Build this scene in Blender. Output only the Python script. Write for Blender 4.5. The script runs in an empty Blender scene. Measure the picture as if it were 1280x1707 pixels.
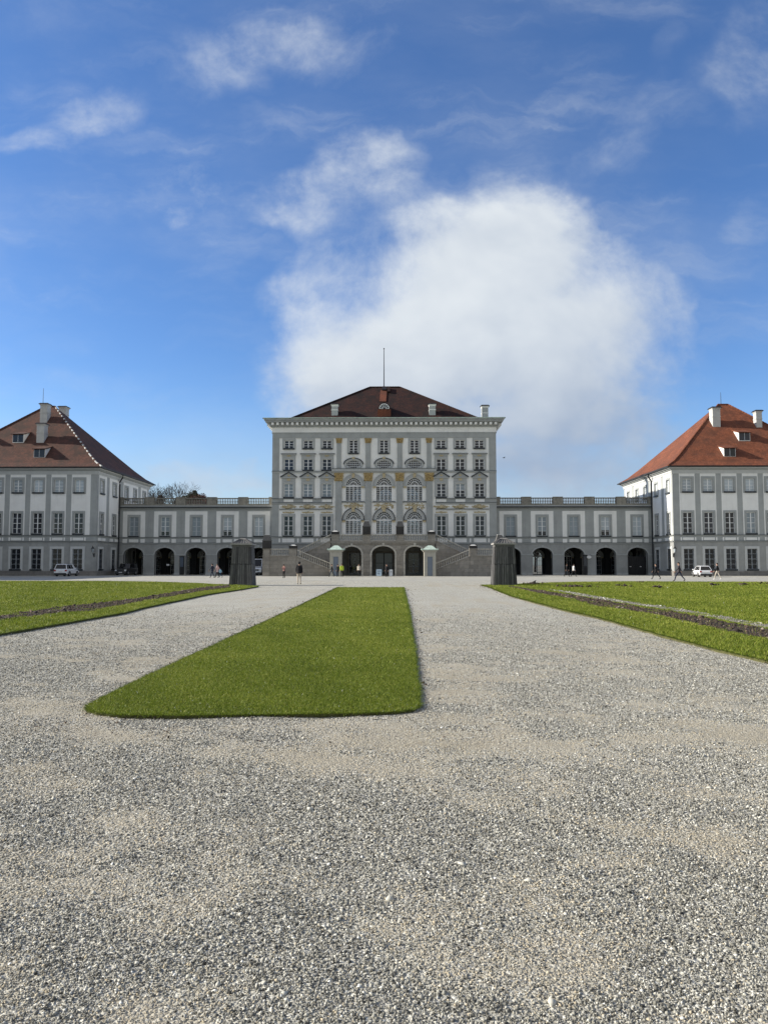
import bpy, bmesh, math, random
import numpy as np
from mathutils import Vector, Matrix, noise as mnoise

random.seed(7); rng = np.random.default_rng(11)
R = math.radians
C = bpy.context.scene.collection
sc = bpy.context.scene

# ------------------------------------------------------------------ camera and measuring
CAMX, CAMH, F = 1.7, 1.6, 1280.0
PITCH, YAW = math.atan(88.5 / 1280), math.atan(1.7 / 120)
_f = Vector((-math.sin(YAW) * math.cos(PITCH), math.cos(YAW) * math.cos(PITCH), math.sin(PITCH)))
_r = Vector((math.cos(YAW), math.sin(YAW), 0)); _u = _r.cross(_f)

def ray(px, py):
    return _f + _r * ((px - 640) / F) + _u * ((853.5 - py) / F)
def P(px, py, D):                      # point seen at a picture position on the vertical plane y = D
    d = ray(px, py); t = D / d.y
    return CAMX + d.x * t, CAMH + d.z * t
def Z(py, D, px=640): return P(px, py, D)[1]
def G(px, py, z=0.0):                  # point seen at a picture position on the level z
    d = ray(px, py); t = (z - CAMH) / d.z
    return CAMX + d.x * t, d.y * t

cam_d = bpy.data.cameras.new('camera'); cam = bpy.data.objects.new('camera', cam_d); C.objects.link(cam)
cam.location = (CAMX, 0, CAMH); cam.rotation_euler = (R(90) + PITCH, 0, YAW)
cam_d.sensor_fit = 'HORIZONTAL'; cam_d.sensor_width = 36; cam_d.lens = 36; cam_d.clip_end = 5000; cam_d.clip_start = 0.05
sc.camera = cam

# ------------------------------------------------------------------ node helpers / materials
class NT:
    def __init__(s, tree): s.t = tree
    def n(s, typ, **kw):
        nd = s.t.nodes.new(typ)
        for k, v in kw.items():
            if k.startswith('i_'): nd.inputs[k[2:].replace('_', ' ')].default_value = v
            else: setattr(nd, k, v)
        return nd
    def l(s, a, b): s.t.links.new(a, b)
    def math(s, op, a, b=None, clamp=False):
        nd = s.t.nodes.new('ShaderNodeMath'); nd.operation = op; nd.use_clamp = clamp
        for i, v in enumerate((a, b)):
            if v is None: continue
            if isinstance(v, (int, float)): nd.inputs[i].default_value = v
            else: s.l(v, nd.inputs[i])
        return nd.outputs[0]
    def mix(s, fac, a, b, mode='MIX'):
        nd = s.t.nodes.new('ShaderNodeMix'); nd.data_type = 'RGBA'; nd.blend_type = mode
        for sock, v in ((nd.inputs[0], fac), (nd.inputs[6], a), (nd.inputs[7], b)):
            if isinstance(v, (int, float)): sock.default_value = v
            elif isinstance(v, tuple): sock.default_value = v if len(v) == 4 else (*v, 1)
            else: s.l(v, sock)
        return nd.outputs[2]
    def ramp(s, fac, stops):
        nd = s.t.nodes.new('ShaderNodeValToRGB'); s.l(fac, nd.inputs[0])
        e = nd.color_ramp.elements
        while len(e) < len(stops): e.new(0.5)
        for k, (p, c) in enumerate(stops):
            e[k].position = p; e[k].color = (*c, 1) if len(c) == 3 else c
        return nd.outputs[0]
    def maprange(s, v, a, b, c=0., d=1., smooth=True):
        nd = s.t.nodes.new('ShaderNodeMapRange'); nd.interpolation_type = 'SMOOTHSTEP' if smooth else 'LINEAR'
        s.l(v, nd.inputs[0])
        for i, x in enumerate((a, b, c, d)): nd.inputs[1 + i].default_value = x
        return nd.outputs[0]

def newmat(name):
    m = bpy.data.materials.new(name); m.use_nodes = True
    t = NT(m.node_tree); b = m.node_tree.nodes['Principled BSDF']
    return m, t, b

def plain(name, col, rough=.75, var=.12, scale=1.5, bump=.0, bscale=20., metal=0., spec=.3, streak=0.):
    m, t, b = newmat(name)
    tc = t.n('ShaderNodeTexCoord')
    n1 = t.n('ShaderNodeTexNoise', i_Scale=scale, i_Detail=6., i_Roughness=.65); t.l(tc.outputs['Object'], n1.inputs['Vector'])
    dk = tuple(c * (1 - var) for c in col); lt = tuple(min(1, c * (1 + var)) for c in col)
    out = t.ramp(n1.outputs['Fac'], [(.3, dk), (.7, lt)])
    if streak:
        mp = t.n('ShaderNodeMapping'); mp.inputs['Scale'].default_value = (1.3, 1.3, .12); t.l(tc.outputs['Object'], mp.inputs['Vector'])
        n2 = t.n('ShaderNodeTexNoise', i_Scale=1.6, i_Detail=5.); t.l(mp.outputs[0], n2.inputs['Vector'])
        out = t.mix(t.maprange(n2.outputs['Fac'], .5, .8, 0, streak), out, tuple(c * .55 for c in col))
    t.l(out, b.inputs['Base Color'])
    b.inputs['Roughness'].default_value = rough; b.inputs['Metallic'].default_value = metal
    b.inputs['Specular IOR Level'].default_value = spec
    if bump:
        n3 = t.n('ShaderNodeTexNoise', i_Scale=bscale, i_Detail=4.); t.l(tc.outputs['Object'], n3.inputs['Vector'])
        bp = t.n('ShaderNodeBump', i_Strength=bump, i_Distance=.03); t.l(n3.outputs['Fac'], bp.inputs['Height']); t.l(bp.outputs[0], b.inputs['Normal'])
    return m

def stone(name, col, bw=1.1, bh=.45, var=.3):
    m, t, b = newmat(name)
    tc = t.n('ShaderNodeTexCoord')
    sp = t.n('ShaderNodeSeparateXYZ'); t.l(tc.outputs['Object'], sp.inputs[0])
    cb = t.n('ShaderNodeCombineXYZ'); t.l(t.math('ADD', sp.outputs[0], sp.outputs[1]), cb.inputs[0]); t.l(sp.outputs[2], cb.inputs[1])
    br = t.n('ShaderNodeTexBrick', i_Scale=1., i_Mortar_Size=.012)
    br.inputs['Brick Width'].default_value = bw; br.inputs['Row Height'].default_value = bh
    br.inputs['Color1'].default_value = (*[c * (1 - var * .5) for c in col], 1); br.inputs['Color2'].default_value = (*[c * (1 + var * .5) for c in col], 1)
    br.inputs['Mortar'].default_value = (*[c * .6 for c in col], 1); t.l(cb.outputs[0], br.inputs['Vector'])
    n1 = t.n('ShaderNodeTexNoise', i_Scale=2.2, i_Detail=8., i_Roughness=.7); t.l(tc.outputs['Object'], n1.inputs['Vector'])
    out = t.mix(t.maprange(n1.outputs['Fac'], .42, .75, 0, .65), br.outputs['Color'], tuple(c * .5 for c in col))
    t.l(out, b.inputs['Base Color']); b.inputs['Roughness'].default_value = .85; b.inputs['Specular IOR Level'].default_value = .2
    bp = t.n('ShaderNodeBump', i_Strength=.4, i_Distance=.02); t.l(n1.outputs['Fac'], bp.inputs['Height']); t.l(bp.outputs[0], b.inputs['Normal'])
    return m

def tiles(name, c1, c2, moss, mossamt):
    m, t, b = newmat(name)
    tc = t.n('ShaderNodeTexCoord'); sp = t.n('ShaderNodeSeparateXYZ'); t.l(tc.outputs['Object'], sp.inputs[0])
    ge = t.n('ShaderNodeNewGeometry'); sn = t.n('ShaderNodeSeparateXYZ'); t.l(ge.outputs['True Normal'], sn.inputs[0])
    side = t.math('GREATER_THAN', t.math('ABSOLUTE', sn.outputs[0]), t.math('ABSOLUTE', sn.outputs[1]))
    u = t.math('ADD', t.math('MULTIPLY', sp.outputs[0], t.math('SUBTRACT', 1., side)), t.math('MULTIPLY', sp.outputs[1], side))
    cb = t.n('ShaderNodeCombineXYZ'); t.l(u, cb.inputs[0]); t.l(sp.outputs[2], cb.inputs[1])
    br = t.n('ShaderNodeTexBrick', i_Scale=1., i_Mortar_Size=.01); br.inputs['Brick Width'].default_value = .19; br.inputs['Row Height'].default_value = .16
    br.inputs['Color1'].default_value = (*c1, 1); br.inputs['Color2'].default_value = (*c2, 1)
    br.inputs['Mortar'].default_value = (*[c * .35 for c in c1], 1); t.l(cb.outputs[0], br.inputs['Vector'])
    n1 = t.n('ShaderNodeTexNoise', i_Scale=.55, i_Detail=9., i_Roughness=.72); t.l(tc.outputs['Object'], n1.inputs['Vector'])
    n2 = t.n('ShaderNodeTexNoise', i_Scale=3.5, i_Detail=5., i_Roughness=.7); t.l(tc.outputs['Object'], n2.inputs['Vector'])
    mp = t.n('ShaderNodeMapping'); mp.inputs['Scale'].default_value = (.9, .9, .08); t.l(tc.outputs['Object'], mp.inputs['Vector'])
    n3 = t.n('ShaderNodeTexNoise', i_Scale=1.4, i_Detail=5.); t.l(mp.outputs[0], n3.inputs['Vector'])
    out = t.mix(t.maprange(n1.outputs['Fac'], .38, .66, 0, mossamt), br.outputs['Color'], moss)
    out = t.mix(t.maprange(n3.outputs['Fac'], .45, .75, 0, .45), out, tuple(c * .55 for c in c1))
    out = t.mix(t.maprange(n2.outputs['Fac'], .62, .8, 0, .5), out, tuple(min(1, c * 1.7) for c in c2))
    t.l(out, b.inputs['Base Color']); b.inputs['Roughness'].default_value = .85; b.inputs['Specular IOR Level'].default_value = .25
    saw = t.math('FRACT', t.math('MULTIPLY', sp.outputs[2], 1 / .16))
    h = t.math('SUBTRACT', t.math('MULTIPLY', n2.outputs['Fac'], .6), saw)
    bp = t.n('ShaderNodeBump', i_Strength=.35, i_Distance=.03); t.l(h, bp.inputs['Height']); t.l(bp.outputs[0], b.inputs['Normal'])
    return m

def glass(name, col, rough=.06):
    m, t, b = newmat(name)
    tc = t.n('ShaderNodeTexCoord'); oi = t.n('ShaderNodeObjectInfo')
    n1 = t.n('ShaderNodeTexNoise', i_Scale=1.1, i_Detail=2.); 
    ad = t.n('ShaderNodeVectorMath', operation='ADD'); t.l(tc.outputs['Object'], ad.inputs[0]); t.l(oi.outputs['Location'], ad.inputs[1]); t.l(ad.outputs[0], n1.inputs['Vector'])
    out = t.ramp(n1.outputs['Fac'], [(.3, tuple(c * .6 for c in col)), (.7, tuple(c * 1.5 for c in col))])
    rv = t.maprange(oi.outputs['Random'], .35, 1., .7, 1.9); sc3 = t.n('ShaderNodeVectorMath', operation='SCALE'); t.l(out, sc3.inputs[0]); t.l(rv, sc3.inputs['Scale'])
    t.l(sc3.outputs[0], b.inputs['Base Color']); b.inputs['Roughness'].default_value = rough
    b.inputs['Specular IOR Level'].default_value = .5
    bp = t.n('ShaderNodeBump', i_Strength=.06, i_Distance=.05); t.l(n1.outputs['Fac'], bp.inputs['Height']); t.l(bp.outputs[0], b.inputs['Normal'])
    return m

def blind(name, col):
    m, t, b = newmat(name)
    tc = t.n('ShaderNodeTexCoord'); oi = t.n('ShaderNodeObjectInfo')
    hv = t.math('MULTIPLY', t.math('SUBTRACT', oi.outputs['Random'], .5), .35)
    sp = t.n('ShaderNodeSeparateXYZ'); t.l(tc.outputs['Object'], sp.inputs[0])
    fold = t.math('MULTIPLY', t.math('SINE', t.math('MULTIPLY', sp.outputs[0], 38.)), .06)
    v = t.math('ADD', t.math('ADD', hv, fold), 1.)
    cb = t.n('ShaderNodeCombineColor'); 
    for i in range(3): t.l(t.math('MULTIPLY', v, col[i]), cb.inputs[i])
    t.l(cb.outputs[0], b.inputs['Base Color']); b.inputs['Roughness'].default_value = .7
    b.inputs['Coat Weight'].default_value = .6; b.inputs['Coat Roughness'].default_value = .05
    return m

def clear_glass(name):
    m, t, b = newmat(name)
    tr = t.n('ShaderNodeBsdfTransparent'); tr.inputs[0].default_value = (.40, .41, .42, 1)
    gl = t.n('ShaderNodeBsdfGlossy'); gl.inputs['Roughness'].default_value = .05
    fr = t.n('ShaderNodeFresnel'); fr.inputs[0].default_value = 1.5
    mx = t.n('ShaderNodeMixShader'); t.l(fr.outputs[0], mx.inputs[0]); t.l(tr.outputs[0], mx.inputs[1]); t.l(gl.outputs[0], mx.inputs[2])
    t.l(mx.outputs[0], m.node_tree.nodes['Material Output'].inputs[0])
    return m

def boards(name, col):
    m, t, b = newmat(name)
    tc = t.n('ShaderNodeTexCoord'); mp = t.n('ShaderNodeMapping'); mp.inputs['Scale'].default_value = (9, 9, .5); t.l(tc.outputs['Object'], mp.inputs['Vector'])
    n1 = t.n('ShaderNodeTexNoise', i_Scale=2.5, i_Detail=6., i_Roughness=.7); t.l(mp.outputs[0], n1.inputs['Vector'])
    n2 = t.n('ShaderNodeTexNoise', i_Scale=.9, i_Detail=4.); t.l(tc.outputs['Object'], n2.inputs['Vector'])
    out = t.ramp(n1.outputs['Fac'], [(.28, tuple(c * .45 for c in col)), (.5, col), (.75, tuple(c * 1.7 for c in col))])
    out = t.mix(t.maprange(n2.outputs['Fac'], .4, .7, 0, .5), out, tuple(c * .55 for c in col))
    t.l(out, b.inputs['Base Color']); b.inputs['Roughness'].default_value = .8
    bp = t.n('ShaderNodeBump', i_Strength=.5, i_Distance=.01); t.l(n1.outputs['Fac'], bp.inputs['Height']); t.l(bp.outputs[0], b.inputs['Normal'])
    return m

M = {}
M['white'] = plain('white_plaster', (.76, .76, .73), .85, .07, .6, .15, 30, streak=.22)
M['grey'] = plain('grey_plaster', (.335, .35, .342), .85, .11, .6, .15, 30, streak=.28)
M['base'] = plain('base_plaster', (.30, .306, .296), .85, .17, .6, .2, 30, streak=.45)
M['trim'] = plain('trim_plaster', (.375, .388, .38), .8, .08, 1.5, .1)
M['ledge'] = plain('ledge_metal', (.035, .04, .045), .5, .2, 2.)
M['plinth'] = stone('plinth_stone', (.22, .21, .195), 1.4, .5)
M['stone'] = stone('stair_stone', (.27, .25, .22), 1.3, .55)
M['rail'] = plain('baluster_stone', (.42, .40, .355), .85, .3, 2.5, .3, 25)
M['oldrail'] = plain('weathered_stone', (.22, .21, .18), .88, .35, 1.8, .3, 25)
M['roof_dark'] = tiles('old_dark_tiles', (.028, .011, .009), (.058, .021, .014), (.009, .0075, .007), .9)
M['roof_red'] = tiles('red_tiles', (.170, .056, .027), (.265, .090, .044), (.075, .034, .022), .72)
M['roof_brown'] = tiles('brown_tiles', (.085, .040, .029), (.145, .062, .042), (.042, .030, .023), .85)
M['newtile'] = tiles('newer_orange_tiles', (.135, .045, .026), (.20, .068, .036), (.07, .032, .024), .65)
M['copper'] = plain('green_copper', (.46, .56, .49), .6, .25, 2., .1)
M['gutter'] = plain('dark_gutter', (.022, .020, .020), .5, .2, 3.)
M['pipe'] = plain('dark_pipe', (.018, .02, .024), .45, .2, 3.)
M['frame'] = plain('white_window_paint', (.72, .73, .72), .5, .06, 3.)
M['frame_grey'] = plain('grey_window_paint', (.42, .45, .47), .5, .06, 3.)
M['glass'] = glass('dark_glass', (.012, .014, .02))
M['blind'] = blind('drawn_blind', (.22, .26, .285))
M['blind_light'] = blind('light_blind', (.40, .45, .48))
M['clear'] = clear_glass('clear_glass')
M['gold'] = plain('gold_stucco', (.33, .235, .095), .5, .6, 5., .5, 14, spec=.5)
M['palegold'] = plain('pale_gold_stucco', (.44, .37, .23), .6, .45, 6., .4, 18)
M['grille'] = plain('iron_grille', (.02, .024, .03), .5, .2)
M['black'] = plain('black_iron', (.015, .015, .016), .5, .2)
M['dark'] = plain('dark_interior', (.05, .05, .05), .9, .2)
M['wood'] = boards('weathered_boards', (.115, .112, .108))
M['wood2'] = boards('darker_weathered_boards', (.062, .060, .060))
M['wooddark'] = boards('dark_cover_boards', (.040, .038, .037))
M['wooddoor'] = plain('dark_wooden_gate', (.02, .02, .022), .5, .3, 3.)
M['snow'] = plain('pale_cover_sheet', (.62, .62, .60), .6, .15, 4.)
M['door_blue'] = plain('blue_grey_door', (.16, .19, .235), .5, .1)
M['cream'] = plain('cream_plaster', (.40, .385, .335), .85, .1, 2., .1)
M['chim'] = plain('chimney_render', (.46, .46, .44), .85, .12, 1.5, .2, 25, streak=.3)
M['palegrey'] = plain('pale_grey_surround', (.50, .51, .50), .85, .07, 1.5)
M['bark'] = plain('dark_bark', (.045, .038, .03), .9, .3, 6., .5, 12)

def finish(o, parent, loc):
    C.objects.link(o)
    if parent: o.parent = parent
    o.location = loc
    return o
def tag(o, label, cat, group=None):
    o['label'] = label; o['category'] = cat
    if group: o['group'] = group
    return o
def thing(name, label, cat, loc, group=None, rz=0.):
    o = bpy.data.objects.new(name, None); o.empty_display_size = .3
    C.objects.link(o); o.location = loc; o.rotation_euler = (0, 0, rz)
    return tag(o, label, cat, group)

class Fr:                               # a wall's own frame: u along it, d outwards from it
    def __init__(s, x, y, rot=0.):
        s.x, s.y, s.rot = x, y, rot; s.c, s.s = math.cos(rot), math.sin(rot)
    def __call__(s, u, z, d=0.):
        return (s.x + u * s.c + d * s.s, s.y + u * s.s - d * s.c, z)

class MB:
    def __init__(s): s.v = []; s.f = []; s.m = []
    def add(s, pts, faces, m=0):
        o = len(s.v); s.v += [tuple(p) for p in pts]
        for f in faces: s.f.append(tuple(o + i for i in f)); s.m.append(m)
        return s
    def poly(s, pts, m=0): return s.add(pts, [range(len(pts))], m)
    def hexa(s, p, m=0):                # 4 bottom, 4 top points
        return s.add(p, [(3, 2, 1, 0), (4, 5, 6, 7), (0, 1, 5, 4), (1, 2, 6, 5), (2, 3, 7, 6), (3, 0, 4, 7)], m)
    def box(s, x0, x1, y0, y1, z0, z1, m=0):
        return s.hexa([(x0, y0, z0), (x1, y0, z0), (x1, y1, z0), (x0, y1, z0), (x0, y0, z1), (x1, y0, z1), (x1, y1, z1), (x0, y1, z1)], m)
    def fbox(s, fr, u0, u1, z0, z1, d0, d1, m=0):
        return s.hexa([fr(u0, z0, d1), fr(u1, z0, d1), fr(u1, z0, d0), fr(u0, z0, d0), fr(u0, z1, d1), fr(u1, z1, d1), fr(u1, z1, d0), fr(u0, z1, d0)], m)
    def frustum(s, cx, cy, z0, z1, w0, d0, w1, d1, m=0):
        a = [(cx - w0 / 2, cy - d0 / 2, z0), (cx + w0 / 2, cy - d0 / 2, z0), (cx + w0 / 2, cy + d0 / 2, z0), (cx - w0 / 2, cy + d0 / 2, z0)]
        b = [(cx - w1 / 2, cy - d1 / 2, z1), (cx + w1 / 2, cy - d1 / 2, z1), (cx + w1 / 2, cy + d1 / 2, z1), (cx - w1 / 2, cy + d1 / 2, z1)]
        return s.hexa(a + b, m)
    def prism(s, fr, pts, d0, d1, m=0):  # outline (u, z) pushed from d0 to d1
        n = len(pts)
        return s.add([fr(u, z, d1) for u, z in pts] + [fr(u, z, d0) for u, z in pts],
                     [tuple(range(n)), tuple(range(2 * n - 1, n - 1, -1))] + [(i, n + i, n + (i + 1) % n, (i + 1) % n) for i in range(n)], m)
    def bar(s, fr, p, q, w, d0, d1, m=0):
        du, dz = q[0] - p[0], q[1] - p[1]; L = math.hypot(du, dz) or 1; nu, nz = -dz / L * w / 2, du / L * w / 2
        return s.prism(fr, [(p[0] - nu, p[1] - nz), (q[0] - nu, q[1] - nz), (q[0] + nu, q[1] + nz), (p[0] + nu, p[1] + nz)], d0, d1, m)
    def ring(s, fr, uc, zc, ri, ro, a0, a1, d0, d1, n=20, m=0, kz_i=1., kz_o=1.):
        for i in range(n):
            a, b = a0 + (a1 - a0) * i / n, a0 + (a1 - a0) * (i + 1) / n
            q = [(uc + ri * math.cos(a), zc + ri * kz_i * math.sin(a)), (uc + ro * math.cos(a), zc + ro * kz_o * math.sin(a)),
                 (uc + ro * math.cos(b), zc + ro * kz_o * math.sin(b)), (uc + ri * math.cos(b), zc + ri * kz_i * math.sin(b))]
            s.prism(fr, q, d0, d1, m)
        return s
    def tube(s, path, rad, n=8, m=0, cap=True):
        path = [Vector(p) for p in path]; rad = rad if isinstance(rad, (list, tuple)) else [rad] * len(path)
        o = len(s.v)
        for i, p in enumerate(path):
            t = (path[min(i + 1, len(path) - 1)] - path[max(i - 1, 0)])
            t = t.normalized() if t.length > 1e-9 else Vector((0, 0, 1))
            a = t.orthogonal().normalized() if abs(t.z) > .9 else t.cross(Vector((0, 0, 1))).normalized()
            b = t.cross(a)
            for k in range(n):
                w = 2 * math.pi * k / n
                s.v.append(tuple(p + (a * math.cos(w) + b * math.sin(w)) * rad[i]))
        for i in range(len(path) - 1):
            for k in range(n):
                s.f.append((o + i * n + k, o + i * n + (k + 1) % n, o + (i + 1) * n + (k + 1) % n, o + (i + 1) * n + k)); s.m.append(m)
        if cap:
            s.f.append(tuple(o + k for k in range(n - 1, -1, -1))); s.m.append(m)
            s.f.append(tuple(o + (len(path) - 1) * n + k for k in range(n))); s.m.append(m)
        return s
    def lathe(s, prof, c=(0, 0, 0), n=12, m=0, sq=False):
        o = len(s.v); N = len(prof)
        for r, z in prof:
            for k in range(n):
                w = 2 * math.pi * (k + (.5 if sq else 0)) / n; rr = r * (1.4142 if sq else 1)
                s.v.append((c[0] + rr * math.cos(w), c[1] + rr * math.sin(w), c[2] + z))
        for i in range(N - 1):
            for k in range(n):
                s.f.append((o + i * n + k, o + i * n + (k + 1) % n, o + (i + 1) * n + (k + 1) % n, o + (i + 1) * n + k)); s.m.append(m)
        s.f.append(tuple(o + k for k in range(n - 1, -1, -1))); s.m.append(m)
        s.f.append(tuple(o + (N - 1) * n + k for k in range(n))); s.m.append(m)
        return s
    def ball(s, c, r, m=0, n=8, k=5):
        rx, ry, rz = r if isinstance(r, tuple) else (r, r, r)
        o = len(s.v)
        for i in range(k + 1):
            t = math.pi * i / k
            for j in range(n):
                w = 2 * math.pi * j / n
                s.v.append((c[0] + rx * math.sin(t) * math.cos(w), c[1] + ry * math.sin(t) * math.sin(w), c[2] - rz * math.cos(t)))
        for i in range(k):
            for j in range(n):
                s.f.append((o + i * n + j, o + i * n + (j + 1) % n, o + (i + 1) * n + (j + 1) % n, o + (i + 1) * n + j)); s.m.append(m)
        return s
    def plate(s, fr, u0, u1, z0, z1, d, holes=(), depth=.25, m=0, edge=.05, mrev=None):
        """wall face at distance d with openings, their reveals and the plate's own edge"""
        mrev = m if mrev is None else mrev
        H = []
        for h in holes:
            k = h[0]
            if k == 'rect': bb = h[1:5]
            elif k == 'arch': bb = (h[1], h[2], h[3], h[4] + h[5])
            else: bb = h[1:5]
            if bb[0] > u0 - 1e-6 and bb[1] < u1 + 1e-6 and bb[2] > z0 - 1e-6 and bb[3] < z1 + 1e-6: H.append((h, bb))
        us = sorted({round(x, 5) for x in [u0, u1] + [b[i] for _, b in H for i in (0, 1)]})
        zs = sorted({round(x, 5) for x in [z0, z1] + [b[i] for _, b in H for i in (2, 3)]})
        for i in range(len(us) - 1):
            for j in range(len(zs) - 1):
                uc, zc = (us[i] + us[i + 1]) / 2, (zs[j] + zs[j + 1]) / 2
                if any(b[0] < uc < b[1] and b[2] < zc < b[3] for _, b in H): continue
                s.poly([fr(us[i], zs[j], d), fr(us[i + 1], zs[j], d), fr(us[i + 1], zs[j + 1], d), fr(us[i], zs[j + 1], d)], m)
        N = 16
        for h, b in H:
            if h[0] == 'rect': out = [(b[0], b[2]), (b[1], b[2]), (b[1], b[3]), (b[0], b[3])]
            elif h[0] == 'arch':
                uc, r = (b[0] + b[1]) / 2, (b[1] - b[0]) / 2
                arc = [(uc + r * math.cos(math.pi * k / N), h[4] + h[5] * math.sin(math.pi * k / N)) for k in range(N + 1)]
                for k in range(N):
                    p, q = arc[k], arc[k + 1]
                    s.poly([fr(p[0], p[1], d), fr(p[0], b[3], d), fr(q[0], b[3], d), fr(q[0], q[1], d)], m)
                out = [(b[0], b[2]), (b[1], b[2])] + arc
            else:
                uc, zc, ru, rz = (b[0] + b[1]) / 2, (b[2] + b[3]) / 2, (b[1] - b[0]) / 2, (b[3] - b[2]) / 2
                out = [(uc + ru * math.cos(2 * math.pi * k / 32), zc + rz * math.sin(2 * math.pi * k / 32)) for k in range(32)]
                for k in range(32):
                    p, q = out[k], out[(k + 1) % 32]; zz = b[3] if k < 16 else b[2]
                    s.poly([fr(p[0], p[1], d), fr(p[0], zz, d), fr(q[0], zz, d), fr(q[0], q[1], d)], m)
            for k in range(len(out)):
                p, q = out[k], out[(k + 1) % len(out)]
                s.poly([fr(p[0], p[1], d), fr(q[0], q[1], d), fr(q[0], q[1], d - depth), fr(p[0], p[1], d - depth)], mrev)
        if edge:
            o = [(u0, z0), (u1, z0), (u1, z1), (u0, z1)]
            for k in range(4):
                p, q = o[k], o[(k + 1) % 4]
                s.poly([fr(p[0], p[1], d), fr(q[0], q[1], d), fr(q[0], q[1], d - edge), fr(p[0], p[1], d - edge)], m)
        return s
    def mesh(s, name, mats, off=(0, 0, 0), smooth=False):
        me = bpy.data.meshes.new(name)
        v = s.v if off == (0, 0, 0) else [(a - off[0], b - off[1], c - off[2]) for a, b, c in s.v]
        me.from_pydata(v, [], s.f)
        for k in (mats if isinstance(mats, (list, tuple)) else [mats]): me.materials.append(k)
        me.polygons.foreach_set('material_index', s.m)
        if smooth: me.polygons.foreach_set('use_smooth', [True] * len(s.f))
        me.validate(); me.update()
        return me
    def build(s, name, mats, parent=None, org=(0, 0, 0), loc=None, smooth=False):
        """points are world points; org is what they are measured from (the parent's place)"""
        org = tuple(org)
        o = bpy.data.objects.new(name, s.mesh(name, mats, org, smooth))
        return finish(o, parent, loc if loc is not None else ((0, 0, 0) if parent else org))

# ------------------------------------------------------------------ windows: a prototype per kind, placed as window > pane, surround, sill, hood
L0 = Fr(0, 0, 0)
WIN = {}
def win_rect(key, w, h, rows=4, cols=2, sw=.3, sill=True, hood=None, pane='glass', frame='frame', bars=.05, smat='grey', grille=False, half_blind=0., gold=False, sbot=True):
    f = MB(); y0, y1 = -.19, -.11
    t = .075
    f.fbox(L0, -w / 2, -w / 2 + t, 0, h, y0, y1); f.fbox(L0, w / 2 - t, w / 2, 0, h, y0, y1)
    f.fbox(L0, -w / 2 + t, w / 2 - t, 0, t, y0, y1 - .002); f.fbox(L0, -w / 2 + t, w / 2 - t, h - t, h, y0, y1 - .002)
    f.fbox(L0, -.07, .07, t, h - t, y0, y1 + .01)
    for i in range(1, rows):
        z = h * i / rows; b = bars * (1.6 if rows >= 4 and i == rows // 2 else 1)
        f.fbox(L0, -w / 2 + t, -.07, z - b / 2, z + b / 2, y0 + .01, y1 - .01); f.fbox(L0, .07, w / 2 - t, z - b / 2, z + b / 2, y0 + .01, y1 - .01)
    parts = [('window', f.mesh('window', M[frame]))]
    p = MB(); 
    hb = h * half_blind
    p.poly([L0(-w / 2, hb, -.17), L0(w / 2, hb, -.17), L0(w / 2, h, -.17), L0(-w / 2, h, -.17)], 0)
    mats = [M[pane]]
    if half_blind: p.poly([L0(-w / 2, 0, -.17), L0(w / 2, 0, -.17), L0(w / 2, hb, -.17), L0(-w / 2, hb, -.17)], 1); mats.append(M['glass'])
    parts.append(('pane', p.mesh('pane', mats)))
    if sw:
        s = MB(); zb = -sw * .55 if sbot else 0
        s.plate(L0, -w / 2 - sw, w / 2 + sw, zb, h + sw, .07, [('rect', -w / 2 - .003, w / 2 + .003, 0. if sbot else 0.0, h + .003)], .07, 0, .07)
        s.plate(L0, -w / 2 - sw * .55, w / 2 + sw * .55, zb * .5 if sbot else 0, h + sw * .55, .10, [('rect', -w / 2 - .004, w / 2 + .004, 0., h + .004)], .05, 0, .05)
        parts.append(('surround', s.mesh('surround', M[smat])))
    if sill:
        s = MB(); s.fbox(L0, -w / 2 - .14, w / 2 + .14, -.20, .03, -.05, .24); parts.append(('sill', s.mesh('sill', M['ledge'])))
    if hood == 'cornice':
        s = MB(); z = h + sw + .32; W = w / 2 + sw
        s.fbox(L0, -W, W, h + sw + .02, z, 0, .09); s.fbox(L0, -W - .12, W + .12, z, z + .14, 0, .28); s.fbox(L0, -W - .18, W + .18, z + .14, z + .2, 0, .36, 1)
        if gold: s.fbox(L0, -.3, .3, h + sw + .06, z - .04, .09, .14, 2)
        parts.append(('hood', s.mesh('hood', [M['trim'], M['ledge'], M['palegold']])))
    elif hood == 'pediment':
        s = MB(); z = h + sw + .6; W = w / 2 + sw + .15
        s.fbox(L0, -W + .15, W - .15, h + sw + .02, z - .08, 0, .08); s.fbox(L0, -W, W, z - .08, z + .06, 0, .26)
        s.prism(L0, [(-W, z + .06), (W, z + .06), (0, z + .78)], 0, .12)
        s.bar(L0, (-W - .1, z + .10), (0, z + .86), .14, 0, .32, 1); s.bar(L0, (W + .1, z + .10), (0, z + .86), .14, 0, .318, 1)
        s.fbox(L0, -.26, .26, h + sw + .12, z - .14, .08, .16, 2); s.ball((0, -.14, z + .33), (.22, .06, .16), 2)
        parts.append(('hood', s.mesh('hood', [M['trim'], M['ledge'], M['palegold']])))
    if grille:
        s = MB()
        for i in range(1, 8): s.fbox(L0, -w / 2 + w * i / 8 - .012, -w / 2 + w * i / 8 + .012, .02, h - .02, -.05, -.026)
        for z in (h * .12, h * .4, h * .7): s.fbox(L0, -w / 2, w / 2, z - .02, z + .02, -.026, -.008)
        parts.append(('grille', s.mesh('grille', M['grille'])))
    WIN[key] = parts
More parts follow.
